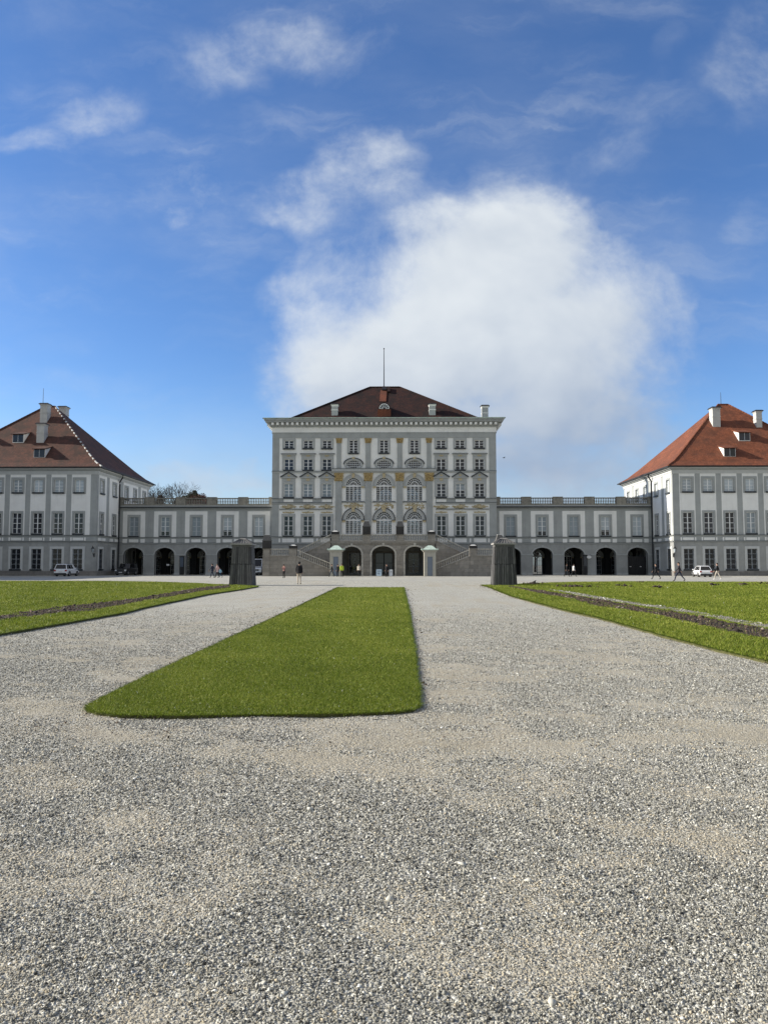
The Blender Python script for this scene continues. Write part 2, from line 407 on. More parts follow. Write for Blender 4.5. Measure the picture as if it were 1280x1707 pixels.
def win_arch(key, w, h, rise, rows=6, pane='clear', sw=.5, dark=False):
    """h: to the springing; rise: of the round head"""
    f = MB(); r = w / 2; y0, y1 = -.2, -.1; k = rise / r
    f.fbox(L0, -r, -r + .07, 0, h, y0, y1); f.fbox(L0, r - .07, r, 0, h, y0, y1); f.fbox(L0, -r + .07, r - .07, 0, .09, y0, y1 - .003)
    f.fbox(L0, -r + .07, r - .07, h - .1, h + .1, y0, y1 + .01)
    hb_ = .065 if sw else .12
    for u in (-r / 2, 0, r / 2): f.fbox(L0, u - hb_, u + hb_, .09, h - .1, y0, y1 - .004)
    for u in (-r * .75, -r * .25, r * .25, r * .75): f.fbox(L0, u - .018, u + .018, .09, h - .1, y0 + .02, y1 - .02)
    mb_ = .017 if sw else .07
    for i in range(1, rows): z = h * i / rows; f.fbox(L0, -r + .07, r - .07, z - mb_, z + mb_, y0 + .024, y1 - .024)
    f.ring(L0, 0, h, r - .07, r, 0, math.pi, y0, y1 - .006, 20, 0, k, k)
    f.ring(L0, 0, h, r * (.46 if sw else .42), r * (.53 if sw else .56), 0, math.pi, y0, y1 - .008, 16, 0, k, k)
    f.ring(L0, 0, h, r * (.74 if sw else .71), r * (.775 if sw else .8), 0, math.pi, y0 + .02, y1 - .02, 16, 0, k, k)
    for i in range(1, 10):
        a = math.pi * i / 10; f.bar(L0, (r * .5 * math.cos(a), h + rise * .5 * math.sin(a)), (r * .96 * math.cos(a), h + rise * .96 * math.sin(a)), .045, y0 + .022, y1 - .022)
    for i in range(1, 6):
        a = math.pi * i / 6; f.bar(L0, (r * .12 * math.cos(a), h + rise * .12 * math.sin(a)), (r * .5 * math.cos(a), h + rise * .5 * math.sin(a)), .04, y0 + .026, y1 - .026)
    f.ring(L0, 0, h, r * .1, r * .15, 0, math.pi, y0, y1 - .01, 8, 0, k, k)
    parts = [('window', f.mesh('window', M['frame']))]
    p = MB(); p.poly([L0(-r, 0, -.17), L0(r, 0, -.17)] + [L0(r * math.cos(math.pi * i / 24), h + rise * math.sin(math.pi * i / 24), -.17) for i in range(25)])
    parts.append(('pane', p.mesh('pane', M[pane])))
    if sw:
        s = MB(); ko = (rise + sw) / (r + sw)
        s.ring(L0, 0, h, r + .003, r + sw, 0, math.pi, 0, .1, 24, 0, k, ko); s.ring(L0, 0, h, r + sw * .86, r + sw + .04, 0, math.pi, .1, .18, 24, 1 if dark else 0, ko, ko)
        for q in (-1, 1):
            a, b = sorted((q * (r + .003), q * (r + sw)))
            s.fbox(L0, a, b, h - .32, h - .02, 0, .16, 2); s.fbox(L0, a - .05, b + .05, h - .06, h + .03, 0, .2, 1 if dark else 0)
        s.fbox(L0, -.22, .22, h + rise - .05, h + rise + sw + .1, .1, .24, 2)
        parts.append(('surround', s.mesh('surround', [M['trim'], M['ledge'], M['palegold']])))
        s = MB(); s.fbox(L0, -r - sw, r + sw, -.12, -.02, -.05, .2); parts.append(('sill', s.mesh('sill', M['ledge'])))
    WIN[key] = parts
def win_oval(key, w, h):
    f = MB(); y0, y1 = -.2, -.1; r = w / 2; k = h / w
    f.ring(L0, 0, h / 2, r - .07, r, 0, 2 * math.pi, y0, y1, 28, 0, k, k)
    for i in range(1, 7):
        u = -r + w * i / 7; zz = h / 2 * math.sqrt(max(0, 1 - (u / r) ** 2)); f.fbox(L0, u - .024, u + .024, h / 2 - zz + .03, h / 2 + zz - .03, y0 + .02, y1 - .02)
    for i in range(1, 4):
        z = h * i / 4; uu = r * math.sqrt(max(0, 1 - ((z - h / 2) / (h / 2)) ** 2)); f.fbox(L0, -uu + .03, uu - .03, z - .024, z + .024, y0 + .024, y1 - .024)
    parts = [('window', f.mesh('window', M['frame']))]
    p = MB(); p.poly([L0(r * math.cos(math.pi * i / 16), h / 2 + h / 2 * math.sin(math.pi * i / 16), -.17) for i in range(32)]); parts.append(('pane', p.mesh('pane', M['glass'])))
    s = MB(); s.ring(L0, 0, h / 2, r + .003, r + .32, 0, 2 * math.pi, 0, .1, 32, 0, k, (h / 2 + .3) / (r + .32)); s.ring(L0, 0, h / 2, r + .27, r + .42, .0, math.pi, .1, .2, 20, 1, (h / 2 + .26) / (r + .27), (h / 2 + .38) / (r + .42))
    s.fbox(L0, -.22, .22, h + .2, h + .5, .1, .22, 2)
    parts.append(('surround', s.mesh('surround', [M['trim'], M['ledge'], M['palegold']])))
    WIN[key] = parts
def place(key, parent, fr, u, z, d=0., name='window'):
    org = parent.location
    root = None
    for nm, me in WIN[key]:
        if root is None:
            root = bpy.data.objects.new(name, me); x, y, zz = fr(u, z, d)
            finish(root, parent, (x - org.x, y - org.y, zz - org.z)); root.rotation_euler = (0, 0, fr.rot)
        else: finish(bpy.data.objects.new(nm, me), root, (0, 0, 0))
    return root

# ------------------------------------------------------------------ stucco
def stucco(mb, fr, u0, u1, z0, z1, n, d=.05, size=.1, m=0):
    for _ in range(n):
        u = (u0 + u1) / 2 + (u1 - u0) / 2 * random.triangular(-1, 1, 0); tp = 1 - .75 * abs(2 * (u - u0) / (u1 - u0) - 1); z = (z0 + z1) / 2 + (z1 - z0) / 2 * tp * random.uniform(-1, 1); r = size * random.uniform(.6, 1.3)
        x, y, zz = fr(u, z, d)
        mb.ball((x, y, zz), (r * random.uniform(.7, 1.4), r * .7, r * random.uniform(.6, 1.2)), m, 6, 4)
def capital(mb, fr, u0, u1, z0, z1, d):
    h = z1 - z0
    mb.prism(fr, [(u0, z0), (u1, z0), (u1 + .12, z1 - .12), (u1 + .16, z1), (u0 - .16, z1), (u0 - .12, z1 - .12)], 0, d)
    for i in range(5):
        for j in range(3):
            u = u0 + (u1 - u0) * (i + .5 * (j % 2) + .25) / 5; z = z0 + h * (.12 + .28 * j)
            x, y, zz = fr(u, z, d); mb.ball((x, y, zz), ((u1 - u0) / 8, .09, h * .13), 0, 6, 4)

# ================================================================== CENTRAL PALACE
DM = 120.0; FM = Fr(0, DM, 0); HW = 17.57; BK = 139.0
pal = thing('palace', 'tall white and grey palace block with dark hipped roof behind the double staircase', 'palace', (0, DM, 0))
zm = lambda py: Z(py, DM)
WX = [14.98, 11.95, 8.98]
rows = [(734, 747), (765, 783.2), (806, 828.4), (860, 893)]
ww = 1.44
win_rect('m1', ww, zm(734) - zm(747), 3, sw=.34, smat='trim', bars=.06)
win_rect('m2', ww, zm(765) - zm(783.2), 3, sw=.34, smat='trim', hood='cornice', bars=.06, sbot=False, gold=True)
win_rect('m3', ww, zm(806) - zm(828.4), 4, sw=.34, smat='trim', hood='pediment', sbot=False)
win_rect('m3b', ww, zm(806) - zm(828.4), 4, sw=.34, smat='trim', hood='pediment', sbot=False, pane='blind')
win_rect('m3c', ww, zm(806) - zm(828.4), 4, sw=.34, smat='trim', hood='pediment', sbot=False, pane='blind', half_blind=.5)
win_rect('m4', ww, zm(860) - zm(893), 4, sw=.34, smat='trim', sbot=False)
holes = []
for k, (a, b) in enumerate(rows):
    for x in WX:
        for s in (-1, 1): holes.append(('rect', s * x - ww / 2, s * x + ww / 2, zm(b), zm(a)))
AX = [-4.8, 0, 4.8]
wt = 1.34
win_rect('ct', wt, zm(733.5) - zm(755), 5, sw=.32, smat='trim', sbot=True)
ow, oh = 2.34, zm(767) - zm(780.6); win_oval('co', ow, oh)
aw = 2.46
win_arch('a1', aw, zm(810) - zm(835.5), zm(795.5) - zm(810), 7)
win_arch('a2', aw, zm(867) - zm(890.5), zm(852.3) - zm(867), 7, dark=True)
win_arch('a1b', aw, zm(810) - zm(835.5), zm(795.5) - zm(810), 7, pane='clear', sw=0)
win_arch('a2b', aw, zm(867) - zm(890.5), zm(852.3) - zm(867), 7, pane='clear', sw=0)
arch_holes = []
for x in AX:
    holes.append(('rect', x - wt / 2, x + wt / 2, zm(755), zm(733.5)))
    holes.append(('oval', x - ow / 2, x + ow / 2, zm(780.6), zm(767)))
    arch_holes.append(('arch', x - aw / 2, x + aw / 2, zm(835.5), zm(810), zm(795.5) - zm(810)))
    arch_holes.append(('arch', x - aw / 2, x + aw / 2, zm(890.5), zm(867), zm(852.3) - zm(867)))
holes += arch_holes
TZ = 5.15                               # terrace level
door_w, door_h = 1.7, 3.2
doors = [('rect', x - (door_w / 2 if x else 1.35), x + (door_w / 2 if x else 1.35), .3, .3 + door_h) for x in (-4.62, 0, 4.62)]
holes += doors
ZT = zm(721)
w = MB()
w.plate(FM, -HW, HW, 0, ZT + .4, 0, holes, .3, 0, 0)
for fr, L in ((Fr(HW, (DM + BK) / 2, R(90)), (BK - DM) / 2), (Fr(-HW, (DM + BK) / 2, R(-90)), (BK - DM) / 2)):
    w.plate(fr, -L, L, 0, ZT + .4, 0, (), .3, 0, 0)
    w.plate(fr, -L, -L + 1.1, zm(907), zm(730), .05, (), 0, 1, .05); w.plate(fr, L - 1.1, L, zm(907), zm(730), .05, (), 0, 1, .05)
    w.plate(fr, -L, L, 0, zm(907), .03, (), 0, 2, .03); w.plate(fr, -L, L, zm(730), zm(722), .05, (), 0, 1, .05)
FB = Fr(0, BK, R(180)); w.plate(FB, -HW, HW, 0, ZT + .4, 0, arch_holes, .3, 0, 0)
w.plate(Fr(0, BK - .32, 0), -HW + .02, HW - .02, TZ, zm(785), 0, arch_holes, .001, 3, 0)  # added dark lining: the hall's shade put into the inner wall colour
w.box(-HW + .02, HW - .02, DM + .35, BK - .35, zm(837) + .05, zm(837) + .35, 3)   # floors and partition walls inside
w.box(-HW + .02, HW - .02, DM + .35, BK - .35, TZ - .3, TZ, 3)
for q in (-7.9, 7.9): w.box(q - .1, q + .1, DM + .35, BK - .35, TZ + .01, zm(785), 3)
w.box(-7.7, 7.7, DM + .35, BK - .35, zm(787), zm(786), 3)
# grey bands, corner strips and panels
for s in (-1, 1):
    a, b = sorted((s * 16.5, s * HW)); w.plate(FM, a, b, zm(907), zm(730), .06, (), 0, 1, .06)
    a, b = sorted((s * 8.1, s * 16.49))
    w.plate(FM, a, b, zm(841), zm(832), .03, (), 0, 1, .03)
    w.plate(FM, a, b, zm(907), zm(896), .03, (), 0, 1, .03)
    for x in WX:
        w.fbox(FM, s * x - .75, s * x + .75, zm(836.8), zm(832.3), .0, .075, 0)
        w.fbox(FM, s * x - .95, s * x + .95, zm(904.2), zm(897.6), .0, .075, 0)
    for k in range(4):
        x = [16.35, 13.46, 10.46, 8.25][k]; w.fbox(FM, s * x - .13, s * x + .13, zm(904.2), zm(897.6), .0, .075, 0)
    for x in (10.46, 13.46): w.plate(FM, s * x - .42, s * x + .42, zm(893.5), zm(850.5), .05, (), 0, 0, .05)
    w.plate(FM, *sorted((s * 8.08, s * HW)), 0, zm(907.2), .05, (), 0, 2, .05)
w.plate(FM, -8.07, 8.07, 0, TZ, .03, doors, .3, 2, .03)
w.plate(FM, -HW, HW, zm(730), zm(722), .09, (), 0, 1, .09)
w.plate(FM, -8.07, 8.07, TZ, zm(893), .03, [h for h in []], 0, 1, .03)
w.build('wall', [M['white'], M['grey'], M['base'], M['dark']], pal, pal.location)
# string courses
def course(z0, z1, d, u0=-HW, u1=HW, mat='trim', fr=FM, parent=pal, cap=True):
    s = MB(); s.fbox(fr, u0, u1, z0, z1, 0, d); 
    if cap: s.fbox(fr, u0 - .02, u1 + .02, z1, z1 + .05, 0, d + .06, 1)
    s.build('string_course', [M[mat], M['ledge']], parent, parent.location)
for s in (-1, 1):
    a, b = sorted((s * 8.1, s * (HW + .06)))
    course(zm(788), zm(785.6), .16, a, b); course(zm(832), zm(831.2), .16, a, b); course(zm(840), zm(838.3), .16, a, b)
    a2, b2 = sorted((s * 8.1, s * 16.4)); course(zm(850), zm(848.8), .2, a2, b2); course(zm(896), zm(895), .18, a, b); course(zm(908), zm(907.2), .12, a, b)
course(zm(786.2), zm(781.6), .5, -8.2, 8.2)
course(zm(788), zm(786.2), .3, -8.1, 8.1, cap=False)
for x in AX: course(zm(838), zm(837), .2, x - 1.8, x + 1.8)
# pilasters and capitals of the middle bays
for s in (-1, 1):
    for (o, i) in ((7.6, 6.62), (2.95, 1.98)):
        a, b = sorted((s * o, s * i))
        p = MB(); p.fbox(FM, a, b, TZ, zm(802), 0, .22); p.fbox(FM, a - .08, b + .08, TZ, TZ + .5, 0, .28); pl = p.build('pilaster', M['grey'], pal, pal.location)
        p = MB(); capital(p, FM, a - .12, b + .12, zm(802), zm(788.1), .3); p.build('capital', M['gold'], pl, pal.location)
    for (o, i) in ((7.42, 6.75), (2.88, 2.1)):
        a, b = sorted((s * o, s * i))
        p = MB(); p.fbox(FM, a, b, zm(781), zm(738.5), 0, .16); pl = p.build('pilaster', M['grey'], pal, pal.location)
        p = MB(); capital(p, FM, a - .05, b + .05, zm(738.5), zm(730.3), .2); p.build('capital', M['gold'], pl, pal.location)
# gilt stucco
for s in (-1, 1):
    for x in WX:
        p = MB(); stucco(p, FM, s * x - 1.25, s * x + 1.25, zm(848.4), zm(841), 95, .05, .085); p.ball(FM(s * x, zm(845), .1), (.35, .15, .3)); p.fbox(FM, s * x - 1.3, s * x + 1.3, zm(845.3), zm(844.2), .0, .05); p.build('stucco_relief', M['palegold'], pal, pal.location)
        p = MB(); stucco(p, FM, s * x - .9, s * x + .9, zm(855.5), zm(852.5), 22, .06, .07); p.fbox(FM, s * x - .9, s * x + .9, zm(855), zm(853), .0, .075); p.build('stucco_relief', M['palegold'], pal, pal.location)
for x in AX:
    p = MB()
    for q in range(64):
        u = random.uniform(-1.5, 1.5); z = zm(846.5) + .9 * random.random() - (.55 * max(0, abs(u) - .7))
        c = FM(x + u, z, .05); p.ball(c, (.10, .07, .08), 0, 6, 4)
    stucco(p, FM, x - .35, x + .35, zm(852), zm(840.5), 30, .14, .13); p.fbox(FM, x - 1.5, x + 1.5, zm(843.4), zm(841.2), 0, .045)
    p.build('stucco_relief', M['palegold'], pal, pal.location)
# windows
for k, (a, b) in enumerate(rows):
    for s in (-1, 1):
        for x in WX:
            key = ['m1', 'm2', 'm3', 'm4'][k]
            if k == 2 and s < 0: key = 'm3b'
            if k == 2 and s > 0 and x == WX[1]: key = 'm3c'
            place(key, pal, FM, s * x, zm(b))
for x in AX:
    place('ct', pal, FM, x, zm(755)); place('co', pal, FM, x, zm(780.6))
    place('a1', pal, FM, x, zm(835.5)); place('a2', pal, FM, x, zm(890.5))
    place('a1b', pal, FB, x, zm(835.5)); place('a2b', pal, FB, x, zm(890.5))
win_rect('gd', door_w, door_h, 3, sw=.3, smat='stone', sill=False, sbot=False, frame='frame_grey', bars=.08)
win_rect('gd0', 2.7, door_h, 2, sw=.3, smat='stone', sill=False, sbot=False, frame='black', bars=.06, pane='blind')
for x in (-4.62, 4.62): place('gd', pal, FM, x, .3, name='door')
place('gd0', pal, FM, 0, .3, name='door')
# cornice
c = MB()
def rim(o, z0, z1, m): c.box(-HW - o, HW + o, DM - o, BK + o, z0, z1, m)
rim(.14, zm(722), zm(720.6), 1); rim(.10, zm(720.6), zm(712), 0); rim(.3, zm(712), zm(710), 1); rim(.45, zm(710), zm(704.6), 1)
z0, z1 = zm(709.2), zm(705.4)
n = 46
for i in range(n):
    u = -HW - .3 + (2 * HW + .6) * (i + .5) / n
    c.box(u - .19, u + .19, DM - .95, DM - .45, z0, z1, 0)
for i in range(24):
    y = DM + (BK - DM) * (i + .5) / 24
    for s in (-1, 1): a, b = sorted((s * (HW + .45), s * (HW + .95))); c.box(a, b, y - .19, y + .19, z0, z1, 0)
rim(1.05, zm(704.6), zm(702), 1); rim(1.2, zm(702), zm(699.2), 1)
c.build('cornice', [M['white'], M['grey']], pal, pal.location)
g = MB(); o = 1.38; zt = Z(696.6, DM - 1.3)
g.frustum(0, (DM + BK) / 2, zm(699.2) + .002, zm(698.2), 2 * (HW + o), BK - DM + 2 * o, 2 * (HW + o), BK - DM + 2 * o, 0); g.frustum(0, (DM + BK) / 2, zm(698.2) + .001, zt, 2 * (HW + o), BK - DM + 2 * o, 2 * (HW + o - .55), BK - DM + 2 * (o - .55), 0)
for i in range(19):
    u = -HW - o + (2 * HW + 2 * o) * i / 18; g.box(u - .03, u + .03, DM - o - .02, DM - o + .3, zm(699), zt - .05, 1)
g.build('gutter', [M['copper'], M['gutter']], pal, pal.location)
# roof
ec, rb = zt + .05, Z(645.3, 129.5)
EX, EY0, EY1, RX = 15.75, DM + .9, BK - .9, 2.55
r_ = MB()
A = [(-EX, EY0, ec), (EX, EY0, ec), (EX, EY1, ec), (-EX, EY1, ec)]; Rg = [(-RX, 129.5, rb), (RX, 129.5, rb)]
r_.poly([A[0], A[1], Rg[1], Rg[0]]); r_.poly([A[1], A[2], Rg[1]]); r_.poly([A[2], A[3], Rg[0], Rg[1]]); r_.poly([A[3], A[0], Rg[0]])
roof = r_.build('roof', M['roof_dark'], pal, pal.location)
def ridge_tiles(parent, lines, mat, step=.42, rad=.17, base=None, fill=1.12, mat2=None, hi=1.):
    t = MB()
    for p, q in lines:
        p, q = Vector(p), Vector(q); L = (q - p).length; k = int(L / step)
        for i in range(k):
            a, b = p.lerp(q, i / k), p.lerp(q, (i + fill) / k); t.tube([a, b], [rad * (1 if i % 2 else hi), rad * .8 * (1 if i % 2 else hi)], 6, 0 if i % 2 else 1)
    return t.build('ridge_tiles', [mat, mat2 or mat], parent, base if base is not None else (0, 0, 0), loc=(0, 0, 0))
ridge_tiles(roof, [(A[0], Rg[0]), (A[1], Rg[1]), (Rg[0], Rg[1])], M['roof_dark'], base=pal.location)
def on_plane(px, py, p0, nrm):
    d = ray(px, py); o = Vector((CAMX, 0, CAMH)); t = (Vector(p0) - o).dot(nrm) / d.dot(nrm)
    return o + d * t
def chimney(parent, base, cx, cy, zb, zt, w, d, mats=('grey', 'white')):
    m = MB(); m.box(cx - w / 2, cx + w / 2, cy - d / 2, cy + d / 2, zb, zt - .5, 0)
    zmid = zb + (zt - zb) * .62
    m.box(cx - w / 2 - .04, cx + w / 2 + .04, cy - d / 2 - .04, cy + d / 2 + .04, zmid, zmid + .14, 1)
    m.frustum(cx, cy, zt - .5, zt - .2, w, d, w + .25, d + .25, 1); m.frustum(cx, cy, zt - .198, zt, w + .5, d + .5, w + .1, d + .1, 2)
    return m.build('chimney', [M[mats[0]], M[mats[1]], M['gutter']], parent, base)
nfront = (Vector(A[1]) - Vector(A[0])).cross(Vector(Rg[0]) - Vector(A[0])).normalized()
for px in (558, 720.5):
    x, _ = P(px, 690, 122.4); chimney(roof, pal.location, x, 122.6, ec, Z(672.5, 122.4), 1.02, .95, ('trim', 'white'))
x, _ = P(808.5, 690, 127); chimney(roof, pal.location, x, 127.5, ec - .1, Z(675, 127), 1.05, 1.0, ('trim', 'white'))
# attic dormer with fan window, repaired strip and hatch
q0, q1 = on_plane(638.5, 694, A[0], nfront), on_plane(638.5, 672, A[0], nfront)
d_ = MB(); yf = q0.y - .05
FD = Fr(0.02, yf, 0); zb_, zl, ztp = ec - .2, Z(682, yf), Z(672, yf)
d_.plate(FD, -1.05, 1.05, zb_, zl, 0, [('rect', -.45, .45, zb_ + .05, zl - .3)], .4, 0, 0)
d_.prism(FD, [(-.95, zl), (.95, zl), (.95, zl + .1)] + [(.95 * math.cos(math.pi * i / 12), zl + .1 + .95 * math.sin(math.pi * i / 12)) for i in range(13)] + [(-.95, zl + .1)], -3.6, -.02, 1)
d_.box(-1.03, 1.07, yf + .001, yf + 2.0, zb_, zl - .002, 0)
dorm = d_.build('dormer', [M['newtile'], M['roof_dark']], roof, pal.location)
s = MB(); s.poly([FD(.8 * math.cos(math.pi * i / 14), zl + .1 + .8 * math.sin(math.pi * i / 14), 0) for i in range(15)], 0)
s.ring(FD, 0, zl + .1, .72, .82, 0, math.pi, 0, .06, 16, 1); s.ring(FD, 0, zl + .1, .2, .26, 0, math.pi, 0, .05, 10, 1)
for i in range(0, 7): a = math.pi * i / 6; s.bar(FD, (.2 * math.cos(a), zl + .1 + .2 * math.sin(a)), (.76 * math.cos(a), zl + .1 + .76 * math.sin(a)), .06, 0, .05, 1)
s.build('fan_window', [M['glass'], M['frame']], dorm, pal.location)
for tpx, bpx, py0, py1, mt in (((634, 645), (632.5, 643.5), 651, 670, 'newtile'), ((645.5, 650), (645.5, 650), 647.8, 655, 'roof_dark'), ((637, 644), (637, 644), 648, 652, 'gutter')):
    s = MB(); up = nfront if nfront.z > 0 else -nfront
    pts = [on_plane(bpx[0], py1, A[0], nfront), on_plane(bpx[1], py1, A[0], nfront), on_plane(tpx[1], py0, A[0], nfront), on_plane(tpx[0], py0, A[0], nfront)]
    s.hexa([tuple(p + up * .01) for p in pts] + [tuple(p + up * (.12 if mt == 'newtile' else .35)) for p in pts]); s.build('roof_patch' if mt == 'newtile' else 'roof_hatch', M[mt], roof, pal.location)
m = MB(); x, zt_ = P(640, 581, 129.5); m.tube([(x, 129.5, rb - .1), (x, 129.5, (rb + zt_) / 2), (x, 129.5, zt_)], [.09, .07, .05], 6); m.ball((x, 129.5, zt_), .12)
m.build('flagpole', M['black'], roof, pal.location)

# ================================================================== STAIRCASE AND TERRACE
st = thing('double_staircase', 'weathered stone double staircase and arched terrace against the palace front, with balustrades', 'staircase', (0, 112.5, 0))
so = st.location
prof = [(.075, 0), (.075, .05), (.045, .08), (.055, .16), (.08, .3), (.055, .48), (.042, .6), (.07, .68), (.07, .72)]
me_bal = MB().lathe(prof, n=8).mesh('baluster', M['rail'], smooth=True)
me_bal_old = MB().lathe([(r * 1.35, z * 1.18) for r, z in prof], n=8).mesh('baluster', M['oldrail'], smooth=True)
def balustrade(parent, p, q, n, d=.34, h=.98, me=me_bal, mat='rail', org=None, bh=.72):
    """sloped or level run between two ends (tops of the string), a rail and n balusters"""
    p, q = Vector(p), Vector(q); m = MB(); org = org or parent.location
    def beam(z0, z1, dd):
        a = [(p.x, p.y - dd / 2, p.z + z0), (q.x, q.y - dd / 2, q.z + z0), (q.x, q.y + dd / 2, q.z + z0), (p.x, p.y + dd / 2, p.z + z0)]
        m.hexa(a + [(x, y, z + z1 - z0) for x, y, z in a])
    b0 = h - bh - .13
    beam(0, b0, d); beam(h - .13, h, d + .06)
    o = m.build('balustrade', M[mat], parent, org)
    for i in range(n):
        t = p.lerp(q, (i + .5) / n); b = bpy.data.objects.new('baluster', me)
        finish(b, o, (t.x - org[0], t.y - org[1], t.z + b0 - org[2]))
        if bh != .72 and me is me_bal: b.scale = (1, 1, bh / .72)
    return o
def pier(parent, x, y, z0, z1, w, d, mat='stone'):
    m = MB(); m.box(x - w / 2, x + w / 2, y - d / 2, y + d / 2, z0, z1 - .12); m.box(x - w / 2 - .06, x + w / 2 + .06, y - d / 2 - .06, y + d / 2 + .06, z1 - .12, z1)
    return m.build('pier', M[mat], parent, parent.location)
FT = Fr(0, 112.5, 0); TW = 7.55
LZ = 2.83
tarch = [('arch', x - hw, x + hw, 0, 3.2, r) for x, hw, r in ((-4.62, 1.42, 1.1), (0, 1.68, 1.15), (4.62, 1.42, 1.1))]
m = MB(); m.plate(FT, -TW, TW, 0, TZ - .32, 0, tarch, .9, 0, 0); 
inner = [('arch', x - hw, x + hw, 0, 3.2, r) for x, hw, r in ((-4.62, 1.42, 1.1), (0, 1.68, 1.15), (4.62, 1.42, 1.1))]
m.plate(Fr(0, 113.4, R(180)), -TW, TW, 0, TZ - .32, 0, inner, .001, 0, 0)
for s in (-1, 1): m.plate(Fr(s * TW, 116.25, R(90) * s), -3.75, 3.75, 0, TZ - .32, 0, (), 0, 0, 0)
m.build('terrace_wall', M['stone'], st, so)
m = MB(); m.box(-TW - .12, TW + .12, 112.3, 119.9, TZ - .32, TZ - .02); m.box(-TW - .05, TW + .05, 112.38, 119.9, TZ - .5, TZ - .321); m.build('terrace_floor', M['stone'], st, so)
for x, hw, r in ((-4.62, 1.42, 1.1), (0, 1.68, 1.15), (4.62, 1.42, 1.1)):
    m = MB(); m.ring(FT, x, 3.2, hw + .004, hw + .26, 0, math.pi, 0, .1, 20, 0, r / hw, (r + .26) / (hw + .26)); m.fbox(FT, x - .17, x + .17, 3.2 + r + .02, 3.2 + r + .5, .1, .2)
    for s in (-1, 1):
        a, b = sorted((s * (hw + .004), s * (hw + .26))); m.fbox(FT, x + a, x + b, .12, 3.08, 0, .08); m.fbox(FT, x + a - .05, x + b + .05, 3.08, 3.22, 0, .14); m.fbox(FT, x + a - .05, x + b + .05, 0, .12, 0, .14)
    m.build('arch_moulding', M['rail'], st, so)
for s in (-1, 1):
    # lower flight (front), landing, upper flight (behind)
    xs, xe, zs_ = 12.5, 6.0, .3
    slope = (LZ - zs_) / (xs - xe); n = 15
    m = MB(); FL = Fr(0, 110, 0)
    m.prism(FL, [(s * xe, 0), (s * xs, 0), (s * xs, LZ), (s * xe, zs_)], -.35, 0)
    pts = [(s * xe, 0), (s * xs, 0), (s * xs, LZ - .1)]
    for i in range(n):
        a = xs - (xs - xe) * i / n; b = xs - (xs - xe) * (i + 1) / n; z = (LZ - .1) * (n - 1 - i) / n + .06; pts += [(s * a, z), (s * b, z)]
    m.prism(FL, pts, -2.4, -.352)
    m.bar(FL, (s * xe, zs_ + .02), (s * xs, LZ + .02), .12, -.4, .07)
    m.build('flight', M['stone'], st, so)
    m = MB(); a, b = sorted((s * 12.502, s * 17.2)); m.box(a, b, 110, 116, 0, LZ); m.box(a - .08, b + .08, 109.9, 116.05, LZ - .002, LZ + .14)
    m.box(a - .05, b + .05, 109.93, 116, 0, .35)
    for xx in (12.95, 16.75): m.box(s * xx - .5, s * xx + .5, 109.94, 110.4, .35, LZ - .004)
    m.build('landing', M['stone'], st, so)
    m = MB(); FU = Fr(0, 112.5, 0); x1, x2 = 12.4, TW + .14
    m.prism(FU, [(s * x1, 0), (s * x2, 0), (s * x2, TZ - .02), (s * x1, LZ)], -.35, -.02)
    n = 14; pts = [(s * x2, 0), (s * x1, 0)]
    for i in range(n):
        a = x1 - (x1 - x2) * i / n; b = x1 - (x1 - x2) * (i + 1) / n; z = LZ + (TZ - LZ - .1) * (i + 1) / n; pts += [(s * a, z), (s * b, z)]
    m.prism(FU, pts, -2.5, -.352); m.bar(FU, (s * x1, LZ + .1), (s * x2, TZ), .14, -.42, .05); m.build('flight', M['stone'], st, so)
    balustrade(st, (s * 12.3, 110.17, LZ), (s * xe, 110.17, zs_), 20)
    balustrade(st, (s * 12.3, 112.68, LZ + .12), (s * (TW + .2), 112.68, TZ - .02), 15)
    balustrade(st, (s * 16.2, 110.3, LZ + .14), (s * 13.4, 110.3, LZ + .14), 9)
    balustrade(st, (s * 6.5, 112.6, TZ - .02), (s * 3.0, 112.6, TZ - .02), 10)
    pier(st, s * 16.7, 110.35, LZ + .14, 3.96, 1.0, .8); pier(st, s * 12.9, 110.35, LZ + .14, 3.96, 1.02, .8)
    pier(st, s * 7.05, 112.62, TZ - .02, 6.08, 1.1, .7); pier(st, s * 2.45, 112.62, TZ - .02, 6.08, 1.1, .7)
balustrade(st, (-1.9, 112.6, TZ - .02), (1.9, 112.6, TZ - .02), 11)

# winter covers on the piers
def tall_cover(x, y, z, label, h=2.0, w=1.15):
    t = thing('statue_cover', label, 'statue cover', (x, y, z), 'wooden winter covers over the stair statues')
    m = MB(); m.box(x - w / 2, x + w / 2, y - w / 2, y + w / 2, z, z + h * .56)
    for i in range(7): u = x - w / 2 + w * (i + .5) / 7; m.box(u - .055, u + .055, y - w / 2 - .03, y - w / 2, z + .02, z + h * .55)
    m.build('box', M['wooddark'], t, t.location)
    m = MB(); m.box(x - w / 2 - .05, x + w / 2 + .05, y - w / 2 - .05, y + w / 2 + .05, z + h * .56, z + h * .6); m.frustum(x, y, z + h * .6, z + h * .97, w * .98, w * .98, w * .55, w * .55)
    for i in range(5): u = (i - 2) / 5; m.tube([(x + u * w * .98, y - w * .49 - .01, z + h * .6), (x + u * w * .55, y - w * .275 - .01, z + h * .97)], .025, 4)
    m.build('hood', M['wood'], t, t.location)
    m = MB(); m.box(x - w * .3, x + w * .3, y - w * .3, y + w * .3, z + h * .97, z + h); m.build('cap', M['snow'], t, t.location)
